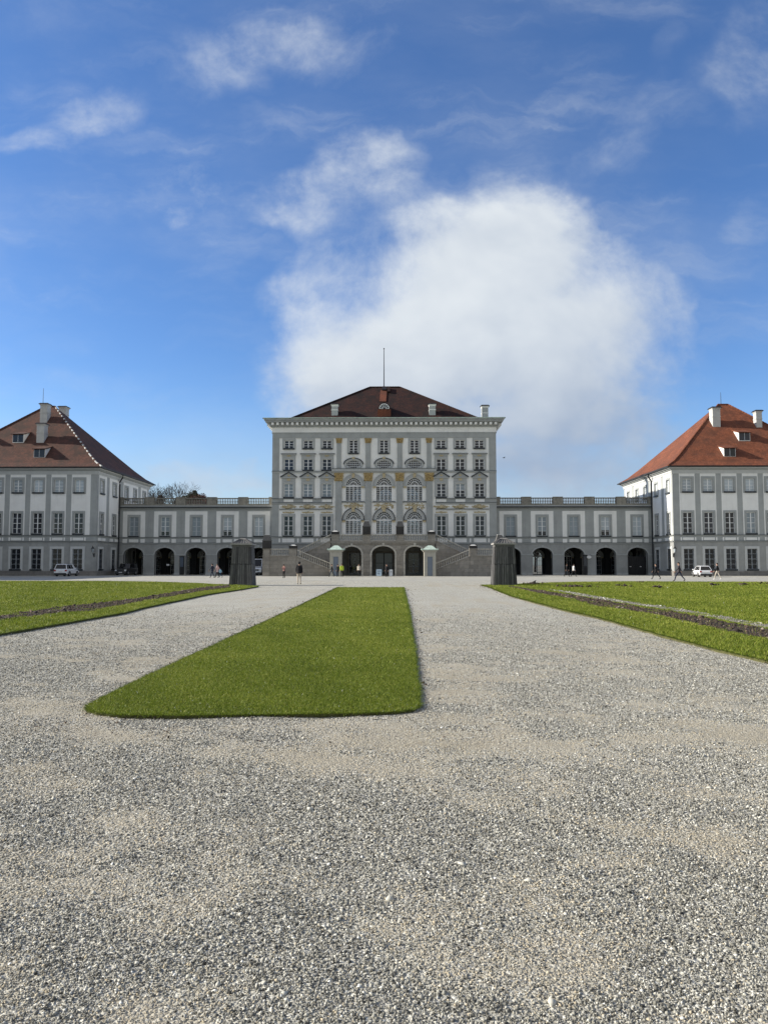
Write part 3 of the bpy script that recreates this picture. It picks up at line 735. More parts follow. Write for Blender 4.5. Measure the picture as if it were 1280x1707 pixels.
def low_cover(x, y, z, label, w=1.15):
    t = thing('urn_cover', label, 'urn cover', (x, y, z), 'low winter covers on the stair piers')
    m = MB(); m.box(x - w / 2, x + w / 2, y - .4, y + .4, z, z + .36)
    for i in range(6): u = x - w / 2 + w * (i + .5) / 6; m.box(u - .06, u + .06, y - .43, y - .4, z + .01, z + .35)
    m.build('box', M['wooddark'], t, t.location)
    m = MB(); m.box(x - w / 2 - .06, x + w / 2 + .06, y - .46, y + .46, z + .36, z + .41, 0); m.frustum(x, y, z + .41, z + .56, w * .8, .7, w * .35, .3, 1); m.build('lid', [M['wooddark'], M['snow']], t, t.location)
tall_cover(-16.7, 110.35, 3.96, 'dark boarded box with tapered hood on the outermost stair pier near the van')
tall_cover(16.7, 110.35, 3.96, 'dark boarded box with tapered hood on a stair pier, half behind a wooden housing')
tall_cover(-2.45, 112.62, 6.08, 'dark boarded hood on the terrace pier above the person in the pale top')
tall_cover(2.45, 112.62, 6.08, 'dark boarded hood on the terrace pier farther from the yellow jacket')
low_cover(-12.9, 110.35, 3.96, 'low dark lidded box on the landing pier above the walker in beige trousers')
low_cover(12.9, 110.35, 3.96, 'low dark lidded box on the landing pier beside the sentry box with no people near')
low_cover(-7.05, 112.62, 6.08, 'low dark lidded box on the terrace corner pier above the group with the yellow jacket')
low_cover(7.05, 112.62, 6.08, 'low dark lidded box on the terrace corner pier above the sentry box standing alone')

def sentry(x, y, label):
    t = thing('sentry_box', label, 'sentry box', (x, y, 0), 'sentry boxes at the foot of the stairs')
    w, h = 1.66, Z(920, 109)
    m = MB(); fr = Fr(x, y, 0); m.plate(fr, -w / 2, w / 2, 0, h, 0, [('rect', -.36, .36, .08, Z(928, 109))], .15, 0, 0)
    m.box(x - w / 2, x + w / 2, y + .15, y + 1.6, 0, h - .001); m.box(x - w / 2 - .05, x + w / 2 + .05, y - .05, y + .149, 0, .07)
    for s in (-1, 1): m.fbox(fr, s * .66 - .14, s * .66 + .14, .072, h - .002, 0, .05)
    m.box(x - w / 2, x - w / 2 + .002, y, y + .15, 0, h)
    m.build('body', M['cream'], t, t.location)
    m = MB(); m.fbox(fr, -.36, .36, .08, Z(928, 109), -.14, -.08); m.build('door', M['door_blue'], t, t.location)
    m = MB(); m.box(x - w / 2 - .12, x + w / 2 + .12, y - .12, y + 1.72, h, h + .14); m.box(x - w / 2 - .22, x + w / 2 + .22, y - .22, y + 1.82, h + .14, h + .24); m.build('cornice', M['cream'], t, t.location)
    m = MB(); W = w / 2 + .25
    zt = Z(910, 109)
    k = zt - h - .24
    m.lathe([(W, .0), (W, .1), (W * .8, .18), (W * .62, .38), (W * .45, .6 * k / .7), (W * .22, .88 * k / .8), (.05, k)], (x, y + .8, h + .24), 4, 0, True)
    for s in (-1, 1): m.tube([(x + s * (W + .02), y - .2, h + .36), (x + s * (W + .02), y + 1.8, h + .36)], .13, 8)
    m.build('roof', M['copper'], t, t.location)
sentry(-6.65, 108.6, 'cream sentry box with green copper roof beside the group with the yellow jacket')
sentry(6.65, 108.6, 'cream sentry box with green copper roof and blue door standing clear of people')

# ================================================================== GALLERIES
DG = 124.0; GB = 133.0; zg = lambda py: Z(py, DG)
gw, gz0, gz1 = 1.42, zg(893.5), zg(861.5)
gkeys = {}
win_rect('gA', gw, gz1 - gz0, 4, sw=.36, smat='grey', pane='blind', frame='frame_grey', sill=True)
win_rect('gB', gw, gz1 - gz0, 4, sw=.36, smat='grey', pane='blind_light', frame='frame', sill=True)
win_rect('gC', gw, gz1 - gz0, 4, sw=.36, smat='grey', pane='blind', frame='frame', sill=True, half_blind=.26)
win_rect('gD', gw, gz1 - gz0, 4, sw=.36, smat='grey', pane='blind_light', frame='frame', sill=True, half_blind=.3)
win_arch('gdark', 3.3, 3.1, 1.05, 4, pane='glass', sw=.35)
win_arch('gopen', 3.3, 3.1, 1.05, 4, pane='clear', sw=.35)
def gallery(s, keys, name_label):
    g = thing('gallery_wing', name_label, 'gallery', (s * 30.3, DG, 0)); og = g.location
    x0, x1 = sorted((s * 17.6, s * 43.05)); fr = Fr(0, DG, 0)
    cx = [s * (20.35 + 5.075 * i) for i in range(5)]
    zt = zg(848)
    aw, asp, ar = 1.6, zg(924.5), zg(913) - zg(924.5)
    hs = [('rect', c - gw / 2, c + gw / 2, gz0, gz1) for c in cx]
    ah = [('arch', c - aw, c + aw, 0, asp, ar) for c in cx]
    m = MB(); m.plate(fr, x0, x1, 0, zt, 0, hs + ah, .3, 0, 0)
    for k, a in enumerate(ah): pass
    m.plate(fr, x0, x1, 0, zg(907), .03, ah, .9, 2, .03)                 # arcade storey with deep reveals
    for c in cx:
        m.plate(fr, c - 1.82, c + 1.82, zg(896.2), zg(852), .03, hs, .03, 1, .03)
        m.fbox(fr, c - .75, c + .75, zg(904.2), zg(899), 0, .06, 1)
        for q in (-1, 1): m.fbox(fr, c + q * 1.45 - .35, c + q * 1.45 + .35, zg(905), zg(898.3), 0, .06, 1)
    bh = [('arch', c - 1.65, c + 1.65, 0, 3.1, 1.05) for c in cx]
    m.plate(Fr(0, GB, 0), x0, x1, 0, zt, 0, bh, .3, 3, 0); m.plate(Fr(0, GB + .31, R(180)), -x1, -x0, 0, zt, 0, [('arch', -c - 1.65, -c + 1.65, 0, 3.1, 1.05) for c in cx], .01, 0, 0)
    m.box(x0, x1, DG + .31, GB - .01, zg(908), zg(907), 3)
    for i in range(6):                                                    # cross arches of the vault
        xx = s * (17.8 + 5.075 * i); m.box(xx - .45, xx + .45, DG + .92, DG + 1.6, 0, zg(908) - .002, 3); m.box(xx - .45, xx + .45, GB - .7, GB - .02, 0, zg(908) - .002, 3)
    m.box(x0, x1, DG + .31, GB, zt - .3, zt - .002, 0)
    m.build('wall', [M['grey'], M['white'], M['base'], M['dark']], g, og)
    for z0, z1, d in ((zg(896.6), zg(895.8), .14), (zg(906.6), zg(905.4), .14)):
        course(z0, z1, d, x0, x1, 'trim', fr, g)
    for c in cx:
        m = MB(); m.ring(fr, c, asp, aw + .004, aw + .24, 0, math.pi, .03, .09, 18, 0, ar / aw, (ar + .2) / (aw + .24)); m.fbox(fr, c - .2, c + .2, asp + ar + .02, asp + ar + .42, .09, .15)
        for q in (-1, 1): a, b = sorted((q * (aw + .004), q * (aw + .9))); m.fbox(fr, c + a, c + b, asp - .1, asp + .06, .03, .11); m.fbox(fr, c + a, c + b, 0, .35, .03, .1)
        m.build('arch_moulding', M['trim'], g, og)
    for i, c in enumerate(cx): place(keys[i], g, fr, c, gz0); 
    for i, c in enumerate(cx): place('gopen' if (s > 0 and i == 1) else 'gdark', g, Fr(0, GB, 0), c, 0, name='arcade_window')
    m = MB(); m.fbox(fr, x0, x1, zt, zg(846.6), 0, .25); m.fbox(fr, x0, x1, zg(846.6), zg(844.6), 0, .5, 1); m.fbox(fr, x0, x1, zg(844.6), zg(842.6), -.6, .42, 0); m.build('cornice', [M['grey'], M['ledge']], g, og)
    bz = zg(842.6) + .002; H = zg(829.9) - bz
    pw = 1.5
    for i, c in enumerate(cx):
        balustrade(g, (c - 5.075 / 2 + pw / 2, DG - .1, bz), (c + 5.075 / 2 - pw / 2, DG - .1, bz), 13, .34, H, me_bal_old, 'oldrail', bh=.85)
    for i in range(6):
        xx = s * (20.35 - 5.075 / 2 + 5.075 * i); wd = pw
        if i == 0: xx += s * .1
        m = MB(); m.box(xx - wd / 2, xx + wd / 2, DG - .35, DG + .15, bz, bz + H + .03); m.box(xx - wd / 2 - .05, xx + wd / 2 + .05, DG - .42, DG + .22, bz + H + .03, bz + H + .13); m.build('pier', M['oldrail'], g, og)
    return g
gallery(-1, ['gB', 'gD', 'gA', 'gC', 'gA'], 'grey two storey arcaded gallery with the bare trees showing above its balustrade')
gallery(1, ['gA', 'gC', 'gA', 'gD', 'gB'], 'grey two storey arcaded gallery with open sky above its balustrade')

# ================================================================== SIDE PAVILIONS
DP = 114.5; PB = 138.6; zp = lambda py: Z(py, DP, 130)
pw_ = 1.36
win_rect('p1', pw_, zp(799.6) - zp(820.8), 4, sw=.36, smat='grey', pane='blind_light')
win_rect('p1b', pw_, zp(799.6) - zp(820.8), 4, sw=.36, smat='grey', pane='blind')
win_rect('p2', pw_, zp(855) - zp(889.6), 4, sw=.3, smat='grey')
win_rect('p2b', pw_, zp(855) - zp(889.6), 4, sw=.3, smat='grey', pane='blind')
win_rect('p3', pw_ + .1, zp(915) - zp(949), 4, sw=.36, smat='palegrey', grille=True, frame='frame_grey')
def pavilion(s, first, roofmat, label, chim, dorm, spire, ridge_mat):
    X0, X1 = 43.05, 69.0
    g = thing('side_pavilion', label, 'pavilion', (s * 56, DP, 0)); og = g.location
    fr = Fr(0, DP, 0); cs = [s * (X0 + first + 3.11 * i) for i in range(8)]
    rw = [(820.8, 799.6), (889.6, 855), (949, 915)]
    hs = []
    for k, (b, a) in enumerate(rw):
        wd = pw_ + (.1 if k == 2 else 0)
        hs += [('rect', c - wd / 2, c + wd / 2, zp(b), zp(a)) for c in cs]
    ze = zp(781)
    m = MB(); x0, x1 = sorted((s * X0, s * X1)); m.plate(fr, x0, x1, 0, ze, 0, hs, .25, 1, 0)
    m.plate(fr, x0, x1, 0, zp(904), .03, hs, .1, 2, .03)
    for c in cs:                                                          # white fields with grey strips between
        a, b = c - 1.16, c + 1.16
        if c == cs[0]: a, b = (a, b + .55) if s < 0 else (a - .0, b)
        m.plate(fr, a, b, zp(892), zp(791), .03, hs, .05, 0, .03)
        m.fbox(fr, c - .8, c + .8, zp(901), zp(896.4), 0, .06, 0)
        for q in (-1, 1): m.fbox(fr, c + q * 1.05 - .11, c + q * 1.05 + .11, zp(901.6), zp(896), 0, .06, 0)
    fs = Fr(s * X0, (DP + PB) / 2, R(-90) * s); L = (PB - DP) / 2
    sy = [1.75, 7.0, 12.4, 16.6, 21.4]
    us = [(-L + y) if s < 0 else (L - y) for y in sy]
    hs2 = []
    for k, (b, a) in enumerate(rw):
        wd = pw_ + (.1 if k == 2 else 0)
        hs2 += [('rect', u - wd / 2, u + wd / 2, zp(b), zp(a)) for u in us]
    m.plate(fs, -L, L, 0, ze, 0, hs2, .25, 1, 0); m.plate(fs, -L, L, 0, zp(904), .03, hs2, .1, 2, .03)
    fld = [(sy[0] - 1.25, sy[0] + 1.9), (sy[1] - 2.2, sy[1] + 2.4), (sy[2] - 1.4, sy[3] + 1.6), (sy[4] - 1.8, sy[4] + 1.7)]
    for (a, b) in fld:
        ua, ub = sorted(((-L + a) if s < 0 else (L - a), (-L + b) if s < 0 else (L - b)))
        m.plate(fs, ua, ub, zp(892), zp(791), .03, hs2, .05, 0, .03)
        for q in (.25, .75):
            uu = ua + (ub - ua) * q; m.fbox(fs, uu - .7, uu + .7, zp(901), zp(896.4), 0, .06, 0)
    m.plate(Fr(0, PB, R(180)), -x1, -x0, 0, ze, 0, (), 0, 0, 0); m.plate(Fr(s * X1, (DP + PB) / 2, R(90) * s), -L, L, 0, ze, 0, (), 0, 0, 0)
    m.build('wall', [M['white'], M['grey'], M['base']], g, og)
    m = MB(); m.fbox(fr, x0 - .06, x1 + .06, 0, Z(952, DP), 0, .12); m.fbox(fs, -L, L, 0, Z(952, DP), 0, .12); m.build('plinth', M['plinth'], g, og)
    for f_, a, b in ((fr, x0, x1), (fs, -L, L)):
        course(zp(893.4), zp(892.6), .13, a, b, 'trim', f_, g); course(zp(903.8), zp(902.8), .13, a, b, 'trim', f_, g)
    for k, (b, a) in enumerate(rw):
        for i, c in enumerate(cs):
            key = ['p1', 'p2', 'p3'][k]
            if k == 0 and s < 0 and i in (1, 2): key = 'p1'
            if k == 1 and s > 0 and i == 3: key = 'p2b'
            if k == 0 and i == 3 and s < 0: key = 'p1b'
            place(key, g, fr, c, zp(b))
        for u in us: place(['p1b' if u in us[:2] else 'p2', 'p2', 'p3'][k] if k else ('p1' if u in us[:2] else 'p1b'), g, fs, u, zp(b))
    # cornice
    c = MB()
    for o, za, zb, mm in ((.08, zp(791), zp(788.6), 2), (.16, zp(788.6), zp(785), 2), (.35, zp(785), zp(783), 1), (.6, zp(783), zp(781), 2)):
        c.box(x0 - o, x1 + o, DP - o, PB + o, za, zb, mm)
    c.build('cornice', [M['white'], M['grey'], M['palegrey']], g, og)
    gz = zp(781); gt = Z(777.6, DP - 1, 130)
    c = MB(); c.box(x0 - .95, x1 + .95, DP - .95, PB + .95, gz + .002, gt); c.build('gutter', M['gutter'], g, og)
    # roof with a slight sweep at the eaves
    o = .85; rz = Z(677.5, 126.5, 120); ym = (DP + PB) / 2; xc = s * 56.1; rl = .8
    E = [(x0 - o, DP - o), (x1 + o, DP - o), (x1 + o, PB + o), (x0 - o, PB + o)]
    Rr = [(xc - rl, ym), (xc + rl, ym), (xc + rl, ym), (xc - rl, ym)]
    def lvl(t, drop): return [(E[i][0] + (Rr[i][0] - E[i][0]) * t, E[i][1] + (Rr[i][1] - E[i][1]) * t, gt + .03 + (rz - gt) * t - drop) for i in range(4)]
    lv = [lvl(0, 0), lvl(.1, .42), lvl(.22, .5), lvl(1, 0)]
    r_ = MB()
    for j in range(3):
        for i in range(4):
            k = (i + 1) % 4; a, b, cc, d = lv[j][i], lv[j][k], lv[j + 1][k], lv[j + 1][i]
            r_.poly([a, b, cc] if Vector(cc) == Vector(d) else [a, b, cc, d])
    rf = r_.build('roof', M[roofmat], g, og)
    for i, ln in enumerate([[(lv[j][i], lv[j + 1][i]) for j in range(3)] for i in range(2)]):
        ridge_tiles(rf, ln, M[ridge_mat if (i == (0 if s > 0 else 1)) else roofmat], .5, .16, og, 1.12, M['chim'] if (s < 0 and i == 1) else None)
    ridge_tiles(rf, [(lv[3][0], lv[3][1])], M[roofmat], .4, .16, og)
    p0 = Vector(lv[2][0]); nf = (Vector(lv[2][1]) - p0).cross(Vector(lv[3][0]) - p0).normalized()
    if nf.z < 0: nf = -nf
    for (pxc, pyt, pyb, wpx, kind) in chim:
        q = on_plane(pxc, pyb, p0, nf); sc_ = q.y / 1280 * 1.02; W = wpx * sc_
        if kind == 'back': q = Vector((P(pxc, pyb, 131)[0], 131, Z(pyb, 131, pxc))); W = wpx * 131 / 1280
        ztop = Z(pyt, q.y, pxc); cy = q.y + W * .5
        chimney(rf, og, q.x, cy, q.z - 1.2, ztop, W, W * 1.1, ('chim', 'chim'))
    sl = (rz - lv[2][0][2]) / (ym - lv[2][0][1])
    for (px0, pyb) in dorm:                                               # small shed dormers
        q = on_plane(px0, pyb, p0, nf); W, H_ = 1.75, 1.35; Ld = H_ / (sl - .28) 
        m = MB(); yf = q.y; xa, xb = q.x - W / 2, q.x + W / 2; zb = q.z - .1; zt = q.z + H_
        yb = yf + Ld; zbk = zt + .28 * Ld
        m.poly([(xa, yf, zb), (xb, yf, zb), (xb, yf, zt), (xa, yf, zt)], 0); m.poly([(xa, yf, zb), (xa, yf, zt), (xa, yb, zbk)], 0); m.poly([(xb, yf, zb), (xb, yf, zt), (xb, yb, zbk)], 0)
        dm = m.build('dormer', M['white'], rf, og)
        m = MB(); e = .16
        a = [(xa - e, yf - .3, zt - .08), (xb + e, yf - .3, zt - .08), (xb + e, yb + .3, zbk + .1), (xa - e, yb + .3, zbk + .1)]; m.hexa(a + [(x, y, z + .12) for x, y, z in a]); m.build('dormer_roof', M[roofmat], dm, og)
        m = MB(); m.box(xa + .07, xb - .07, yf - .03, yf - .002, zb + .2, zt - .04, 0); m.box(xa + W / 2 - .04, xa + W / 2 + .04, yf - .05, yf - .031, zb + .2, zt - .04, 2); m.build('dormer_window', [M['glass'], M['frame'], M['frame_grey']], dm, og)
    m = MB(); x, zt = P(spire[0], spire[1], 126.5); m.tube([(x, 126.5, rz - .2), (x, 126.5, zt)], [.05, .03], 5); m.build('lightning_rod', M['black'], rf, og)
    # downpipe where the gallery meets the side wall
    m = MB(); yy = 123.4; xw = s * (X0 - .16); xe = s * (X0 - .8)
    m.tube([(xe, yy - .6, gt - .2), (xe, yy - .5, gt - .55), (xw, yy - .1, gt - 1.3), (xw, yy, gt - 1.7), (xw, yy, .1)], .11, 8); m.build('downpipe', M['pipe'], g, og)
    return g
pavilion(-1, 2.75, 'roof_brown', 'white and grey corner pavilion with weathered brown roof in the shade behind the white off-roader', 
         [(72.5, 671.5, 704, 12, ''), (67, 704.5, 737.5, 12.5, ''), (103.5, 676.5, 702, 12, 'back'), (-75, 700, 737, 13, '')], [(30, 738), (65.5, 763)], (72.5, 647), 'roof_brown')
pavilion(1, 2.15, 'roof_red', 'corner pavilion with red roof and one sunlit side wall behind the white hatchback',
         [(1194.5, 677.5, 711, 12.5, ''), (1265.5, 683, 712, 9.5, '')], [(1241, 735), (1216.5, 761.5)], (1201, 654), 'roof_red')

def lantern(x, y, z, label, rot):
    t = thing('wall_lantern', label, 'lantern', (x, y, z), 'lanterns on the pavilion corners', rot)
    m = MB(); m.tube([(0, .6, -.25), (0, .3, -.35), (0, .05, -.15), (0, 0, .0)], .04, 6); m.tube([(0, .6, -.6), (0, .35, -.45), (0, .15, -.3)], .03, 6); m.box(-.08, .08, .56, .62, -.7, -.1)
    finish(bpy.data.objects.new('bracket', m.mesh('bracket', M['black'])), t, (0, 0, 0))
    m = MB(); m.lathe([(.1, 0), (.13, .05), (.22, .55), (.24, .56)], (0, 0, 0), 6, 0); 
    finish(bpy.data.objects.new('lamp_glass', m.mesh('lamp_glass', M['blind_light'])), t, (0, 0, 0))
    m = MB(); m.lathe([(.28, .565), (.2, .68), (.08, .78), (.07, .88), (.02, 1.02)], (0, 0, 0), 6); 
    for k in range(6): a = math.pi * k / 3; m.tube([(.13 * math.cos(a), .13 * math.sin(a), .05), (.235 * math.cos(a), .235 * math.sin(a), .56)], .018, 4)
    finish(bpy.data.objects.new('lamp_roof', m.mesh('lamp_roof', M['black'])), t, (0, 0, 0))
lx, lz = P(157, 922, DP - .6); lantern(-43.3, DP - .6, Z(921, DP - .6, 157), 'black wall lantern on the shaded pavilion corner above the parked cars', 0)
lantern(43.0 - .05, DP - .6, Z(921, DP - .6, 1118), 'black wall lantern against the sunlit strip of the pavilion corner', 0)

# wing that continues beyond the frame beside the shaded pavilion: it throws the shade on the forecourt
wg = thing('outer_wing', 'white side wing with grey base beyond the brown roofed pavilion', 'building', (-78, 97, 0)); ow_ = wg.location
m = MB(); m.box(-92, -65, 83, 114, 0, 13.5, 0); m.box(-92.05, -64.95, 82.95, 114.0, 0, 4.3, 1)
m.build('wall', [M['white'], M['base']], wg, ow_)
m = MB(); m.box(-92.6, -64.4, 82.4, 114.2, 13.5, 13.9); m.build('cornice', M['trim'], wg, ow_)
m = MB(); Aq = [(-92.8, 82.2, 13.92), (-64.2, 82.2, 13.92), (-64.2, 114.2, 13.92), (-92.8, 114.2, 13.92)]; B1, B2 = (-78.5, 96, 19), (-78.5, 104, 19)
m.poly([Aq[0], Aq[1], B1]); m.poly([Aq[1], Aq[2], B2, B1]); m.poly([Aq[2], Aq[3], B2]); m.poly([Aq[3], Aq[0], B1, B2]); m.build('roof', M['roof_brown'], wg, ow_)

# ================================================================== WOODEN HOUSINGS
def housing(px, py, label):
    x, y = G(px, py, .06); w0, w1 = 1.72, 1.40; H = 3.02; y += w0 / 2
    t = thing('statue_housing', label, 'statue housing', (x, y, 0), 'tall wooden housings beside the avenue')
    m = MB(); m.frustum(x, y, 0, H, w0, w0, w1, w1, 2)
    nb = 9
    for side in range(4):
        rot = Matrix.Rotation(side * math.pi / 2, 3, 'Z')
        for i in range(nb):
            for j, (za, zb) in enumerate(((.02, H * .55), (H * .56, H - .01))):
                def wd(z): return w0 + (w1 - w0) * z / H
                e = random.uniform(.03, .075); ga = random.uniform(.008, .026); mi_ = random.choice((0, 0, 1))
                ps = []
                for z in (za, zb):
                    W = wd(z); a, b = -W / 2 + W * i / nb + ga, -W / 2 + W * (i + 1) / nb - ga
                    for (u, d) in ((a, W / 2 + e), (b, W / 2 + e), (b, W / 2), (a, W / 2)): ps.append(tuple(rot @ Vector((u, -d, z)) + Vector((x, y, 0))))
                m.hexa(ps, mi_)
    m.build('body', [M['wood'], M['wood2'], M['wooddark']], t, t.location)
    m = MB(); z = H * .555; W = w0 + (w1 - w0) * .555 + .1; m.frustum(x, y, z - .05, z + .04, W, W, W - .01, W - .01); m.build('band', M['wooddark'], t, t.location)
    m = MB(); m.box(x - .76, x + .76, y - .76, y + .76, H + .001, H + .16, 0); m.box(x - .86, x + .86, y - .86, y + .86, H + .16, H + .27, 1); m.frustum(x, y, H + .272, H + .62, 1.66, 1.66, .5, .5, 0); m.frustum(x, y, H + .622, H + .68, .56, .56, .4, .4, 1)
    for i in range(7):
        u = (i - 3) / 7; m.tube([(x + u * 1.6, y - .83, H + .29), (x + u * .5, y - .26, H + .63)], .02, 4); m.tube([(x - .83, y + u * 1.6, H + .29), (x - .26, y + u * .5, H + .63)], .02, 4); m.tube([(x + .83, y + u * 1.6, H + .29), (x + .26, y + u * .5, H + .63)], .02, 4)
    m.build('roof', [M['wood'], plain('pale_lit_wood_edge', (.30, .29, .27), .8, .2, 4.)], t, t.location)  # paler wood on the eave board; ridge cap's sunlight put into the colour
housing(401.2, 975.0, 'tall grey boarded housing with hipped lid at the lawn tip nearest the van')
housing(842.3, 975.6, 'tall grey boarded housing with one sunlit side, near the pale gravel track')

# ================================================================== GROUND
def fbm2(x, y, s=1., o=4, seed=0.): return mnoise.fractal(Vector((x * s + seed, y * s - seed, seed * .37)), .9, 2., o)
def axis(lo, hi, near_lo, near_hi, st, gr=1.18):
    v = list(np.arange(near_lo, near_hi + 1e-6, st)); d = st
    while v[-1] < hi: d *= gr; v.append(v[-1] + d)
    d = st
    while v[0] > lo: d *= gr; v.insert(0, v[0] - d)
    return np.array(v)
gx = axis(-900, 900, -8, 10, .12); gy = axis(-300, 1800, 1.0, 18, .12)
def sand_at(x, y):
    a = fbm2(x + .5 * y, y * 1.5, .62, 5, 3.1) * .74 + fbm2(x + .3 * y, y * 1.3, 1.9, 4, 9.) * .74 - .06
    b = 0
    if y < 9.2 and -6 < x < 4: b += .55 * math.exp(-((y - 7.6) / .55) ** 2) * math.exp(-((x + .6) / 2.6) ** 4)
    b += .5 * math.exp(-((x - 2.45) / .5) ** 2) * math.exp(-((y - 11) / 4.5) ** 2)
    b += .45 * math.exp(-((x + 3.9 - (y - 8) * .03) / .5) ** 2) * math.exp(-((y - 18) / 8) ** 2)
    b += .42 * math.exp(-((y - 5.9 - .25 * x) / .9) ** 2)
    return a + b
nx, ny = len(gx), len(gy)
XX, YY = np.meshgrid(gx, gy)
ZZ = np.zeros_like(XX); SS = np.zeros_like(XX)
for j in range(ny):
    for i in range(nx):
        x, y = gx[i], gy[j]
        if abs(x) < 60 and -5 < y < 130:
            SS[j, i] = sand_at(x, y)
            if y < 40: ZZ[j, i] = .012 * fbm2(x, y, 1.6, 3, 5.) - .004
me = bpy.data.meshes.new('gravel_ground')
verts = np.stack([XX.ravel(), YY.ravel(), ZZ.ravel()], 1)
ii = np.arange(nx * ny).reshape(ny, nx)
quads = np.stack([ii[:-1, :-1].ravel(), ii[:-1, 1:].ravel(), ii[1:, 1:].ravel(), ii[1:, :-1].ravel()], 1)
def mesh_np(me, v, f, k):
    me.vertices.add(len(v)); me.vertices.foreach_set('co', np.ascontiguousarray(v, dtype=np.float32).ravel())
    me.loops.add(f.size); me.loops.foreach_set('vertex_index', np.ascontiguousarray(f, dtype=np.int32).ravel())
    me.polygons.add(len(f)); me.polygons.foreach_set('loop_start', np.arange(0, f.size, k, dtype=np.int32))
    me.update(calc_edges=True); return me
mesh_np(me, verts, quads, 4)
at = me.attributes.new('sand', 'FLOAT', 'POINT'); at.data.foreach_set('value', SS.ravel().astype(np.float32))
m, t, b = newmat('gravel'); 
tc = t.n('ShaderNodeTexCoord'); av = t.n('ShaderNodeAttribute', attribute_name='sand')
v1 = t.n('ShaderNodeTexVoronoi', i_Scale=62., i_Randomness=1.); t.l(tc.outputs['Object'], v1.inputs['Vector'])
v2 = t.n('ShaderNodeTexVoronoi', i_Scale=23., i_Randomness=1.); t.l(tc.outputs['Object'], v2.inputs['Vector'])
nf_ = t.n('ShaderNodeTexNoise', i_Scale=170., i_Detail=2.); t.l(tc.outputs['Object'], nf_.inputs['Vector'])
nb_ = t.n('ShaderNodeTexNoise', i_Scale=.35, i_Detail=8., i_Roughness=.65); t.l(tc.outputs['Object'], nb_.inputs['Vector'])
s1 = t.n('ShaderNodeSeparateColor'); t.l(v1.outputs['Color'], s1.inputs[0]); s2 = t.n('ShaderNodeSeparateColor'); t.l(v2.outputs['Color'], s2.inputs[0])
gcol = t.ramp(s1.outputs[0], [(.0, (.13, .126, .104)), (.45, (.34, .33, .278)), (.8, (.49, .475, .405)), (1., (.70, .69, .61))])
gcol = t.mix(t.maprange(s2.outputs[1], .55, 1., 0, .4), gcol, (.22, .22, .225))
scol = t.ramp(nf_.outputs['Fac'], [(.3, (.24, .208, .145)), (.7, (.43, .375, .268))])
sm = t.maprange(t.math('ADD', av.outputs['Fac'], t.math('MULTIPLY', t.math('SUBTRACT', s1.outputs[1], .5), .8)), -.1, 1.0, .08, .8)
col = t.mix(sm, gcol, scol)
col = t.mix(t.maprange(nb_.outputs['Fac'], .35, .65, 0., .3), col, (.48, .465, .405))
t.l(col, b.inputs['Base Color']); b.inputs['Roughness'].default_value = .9; b.inputs['Specular IOR Level'].default_value = .15
hh = t.math('ADD', t.math('MULTIPLY', v1.outputs['Distance'], -1.), t.math('ADD', t.math('MULTIPLY', v2.outputs['Distance'], -.8), t.math('MULTIPLY', nf_.outputs['Fac'], .5)))
bp = t.n('ShaderNodeBump', i_Strength=.75, i_Distance=.012); t.l(hh, bp.inputs['Height']); t.l(bp.outputs[0], b.inputs['Normal'])
me.materials.append(m)
go = bpy.data.objects.new('gravel_forecourt', me); C.objects.link(go); go['kind'] = 'structure'

rd_m = plain('compacted_grit', (.36, .35, .305), .92, .16, .35, .5, 60)
m = MB(); yr = G(640, 968.3)[1]
n_ = 60; top = [(-110 + 220 * i / n_, yr + .5 * fbm2(-110 + 220 * i / n_, 3., .25, 3)) for i in range(n_ + 1)]
for i in range(n_): m.poly([(*top[i], .005), (*top[i + 1], .005), (top[i + 1][0], 124.8, .005), (top[i][0], 124.8, .005)])
o = m.build('palace_road', rd_m); o['kind'] = 'structure'
# ------------------------------------------------------------------ lawns: raised turf with its cut edge
LZ0 = .026
def outline(pts, z): return [G(px, py, z) for px, py in pts]
def densify(p, st=.35, wob=.03):
    out = []
    for i in range(len(p)):
        a, b = Vector(p[i]), Vector(p[(i + 1) % len(p)]); L = (b - a).length; d = max(1, min(200, int(L / max(st, .012 * (a.y + b.y) / 2))))
        nrm = Vector((-(b - a).y, (b - a).x)).normalized() if L > 0 else Vector((0, 0))
        for k in range(d):
            q = a.lerp(b, k / d); w = wob * (fbm2(q.x, q.y, 2.2, 3, 1.7) + .8 * fbm2(q.x, q.y, 8., 2, 4.)); q = q + nrm * w; out.append((q.x, q.y))
    return out
strip = densify(outline([(565, 979.4), (671, 979.4), (681, 1021), (690.6, 1087), (697.5, 1143), (699, 1166), (696, 1176), (686, 1183), (660, 1187), (600, 1189.5), (300, 1193.5), (200, 1192), (160, 1188), (143, 1183), (147, 1176), (160, 1168), (231, 1133), (300, 1101), (370, 1069.5), (460, 1028.5), (512, 1004.5)], LZ0), .35, .022)
XL = -75.0
left_far = [(XL, 68)]
zl_ = .05
left_edge = outline([(431, 977.6), (400, 983), (344, 991.2), (240.6, 1012.6), (206, 1021.5), (172, 1027.3), (103, 1039.4), (0, 1056.5), (-160, 1084)], zl_)
left_top = outline([(-160, 969.3), (0, 968.6), (170, 968.8), (270, 970.2), (330, 972.4), (370, 974.6), (400, 975.6)], zl_)
left_lawn = densify(left_edge + left_top)
right_edge = outline([(803.4, 975.6), (815, 979), (854, 994.4), (913, 1009.7), (963.6, 1022.4), (991, 1028), (1053.4, 1045), (1131.6, 1066.5), (1209.7, 1086), (1280, 1101.5), (1460, 1142)], zl_)
right_top = outline([(1460, 970.5), (1280, 970.3), (1160, 970), (1070, 969.3), (950, 970.3), (880, 972.6), (850, 974.4)], zl_)
right_lawn = densify(right_edge + right_top)
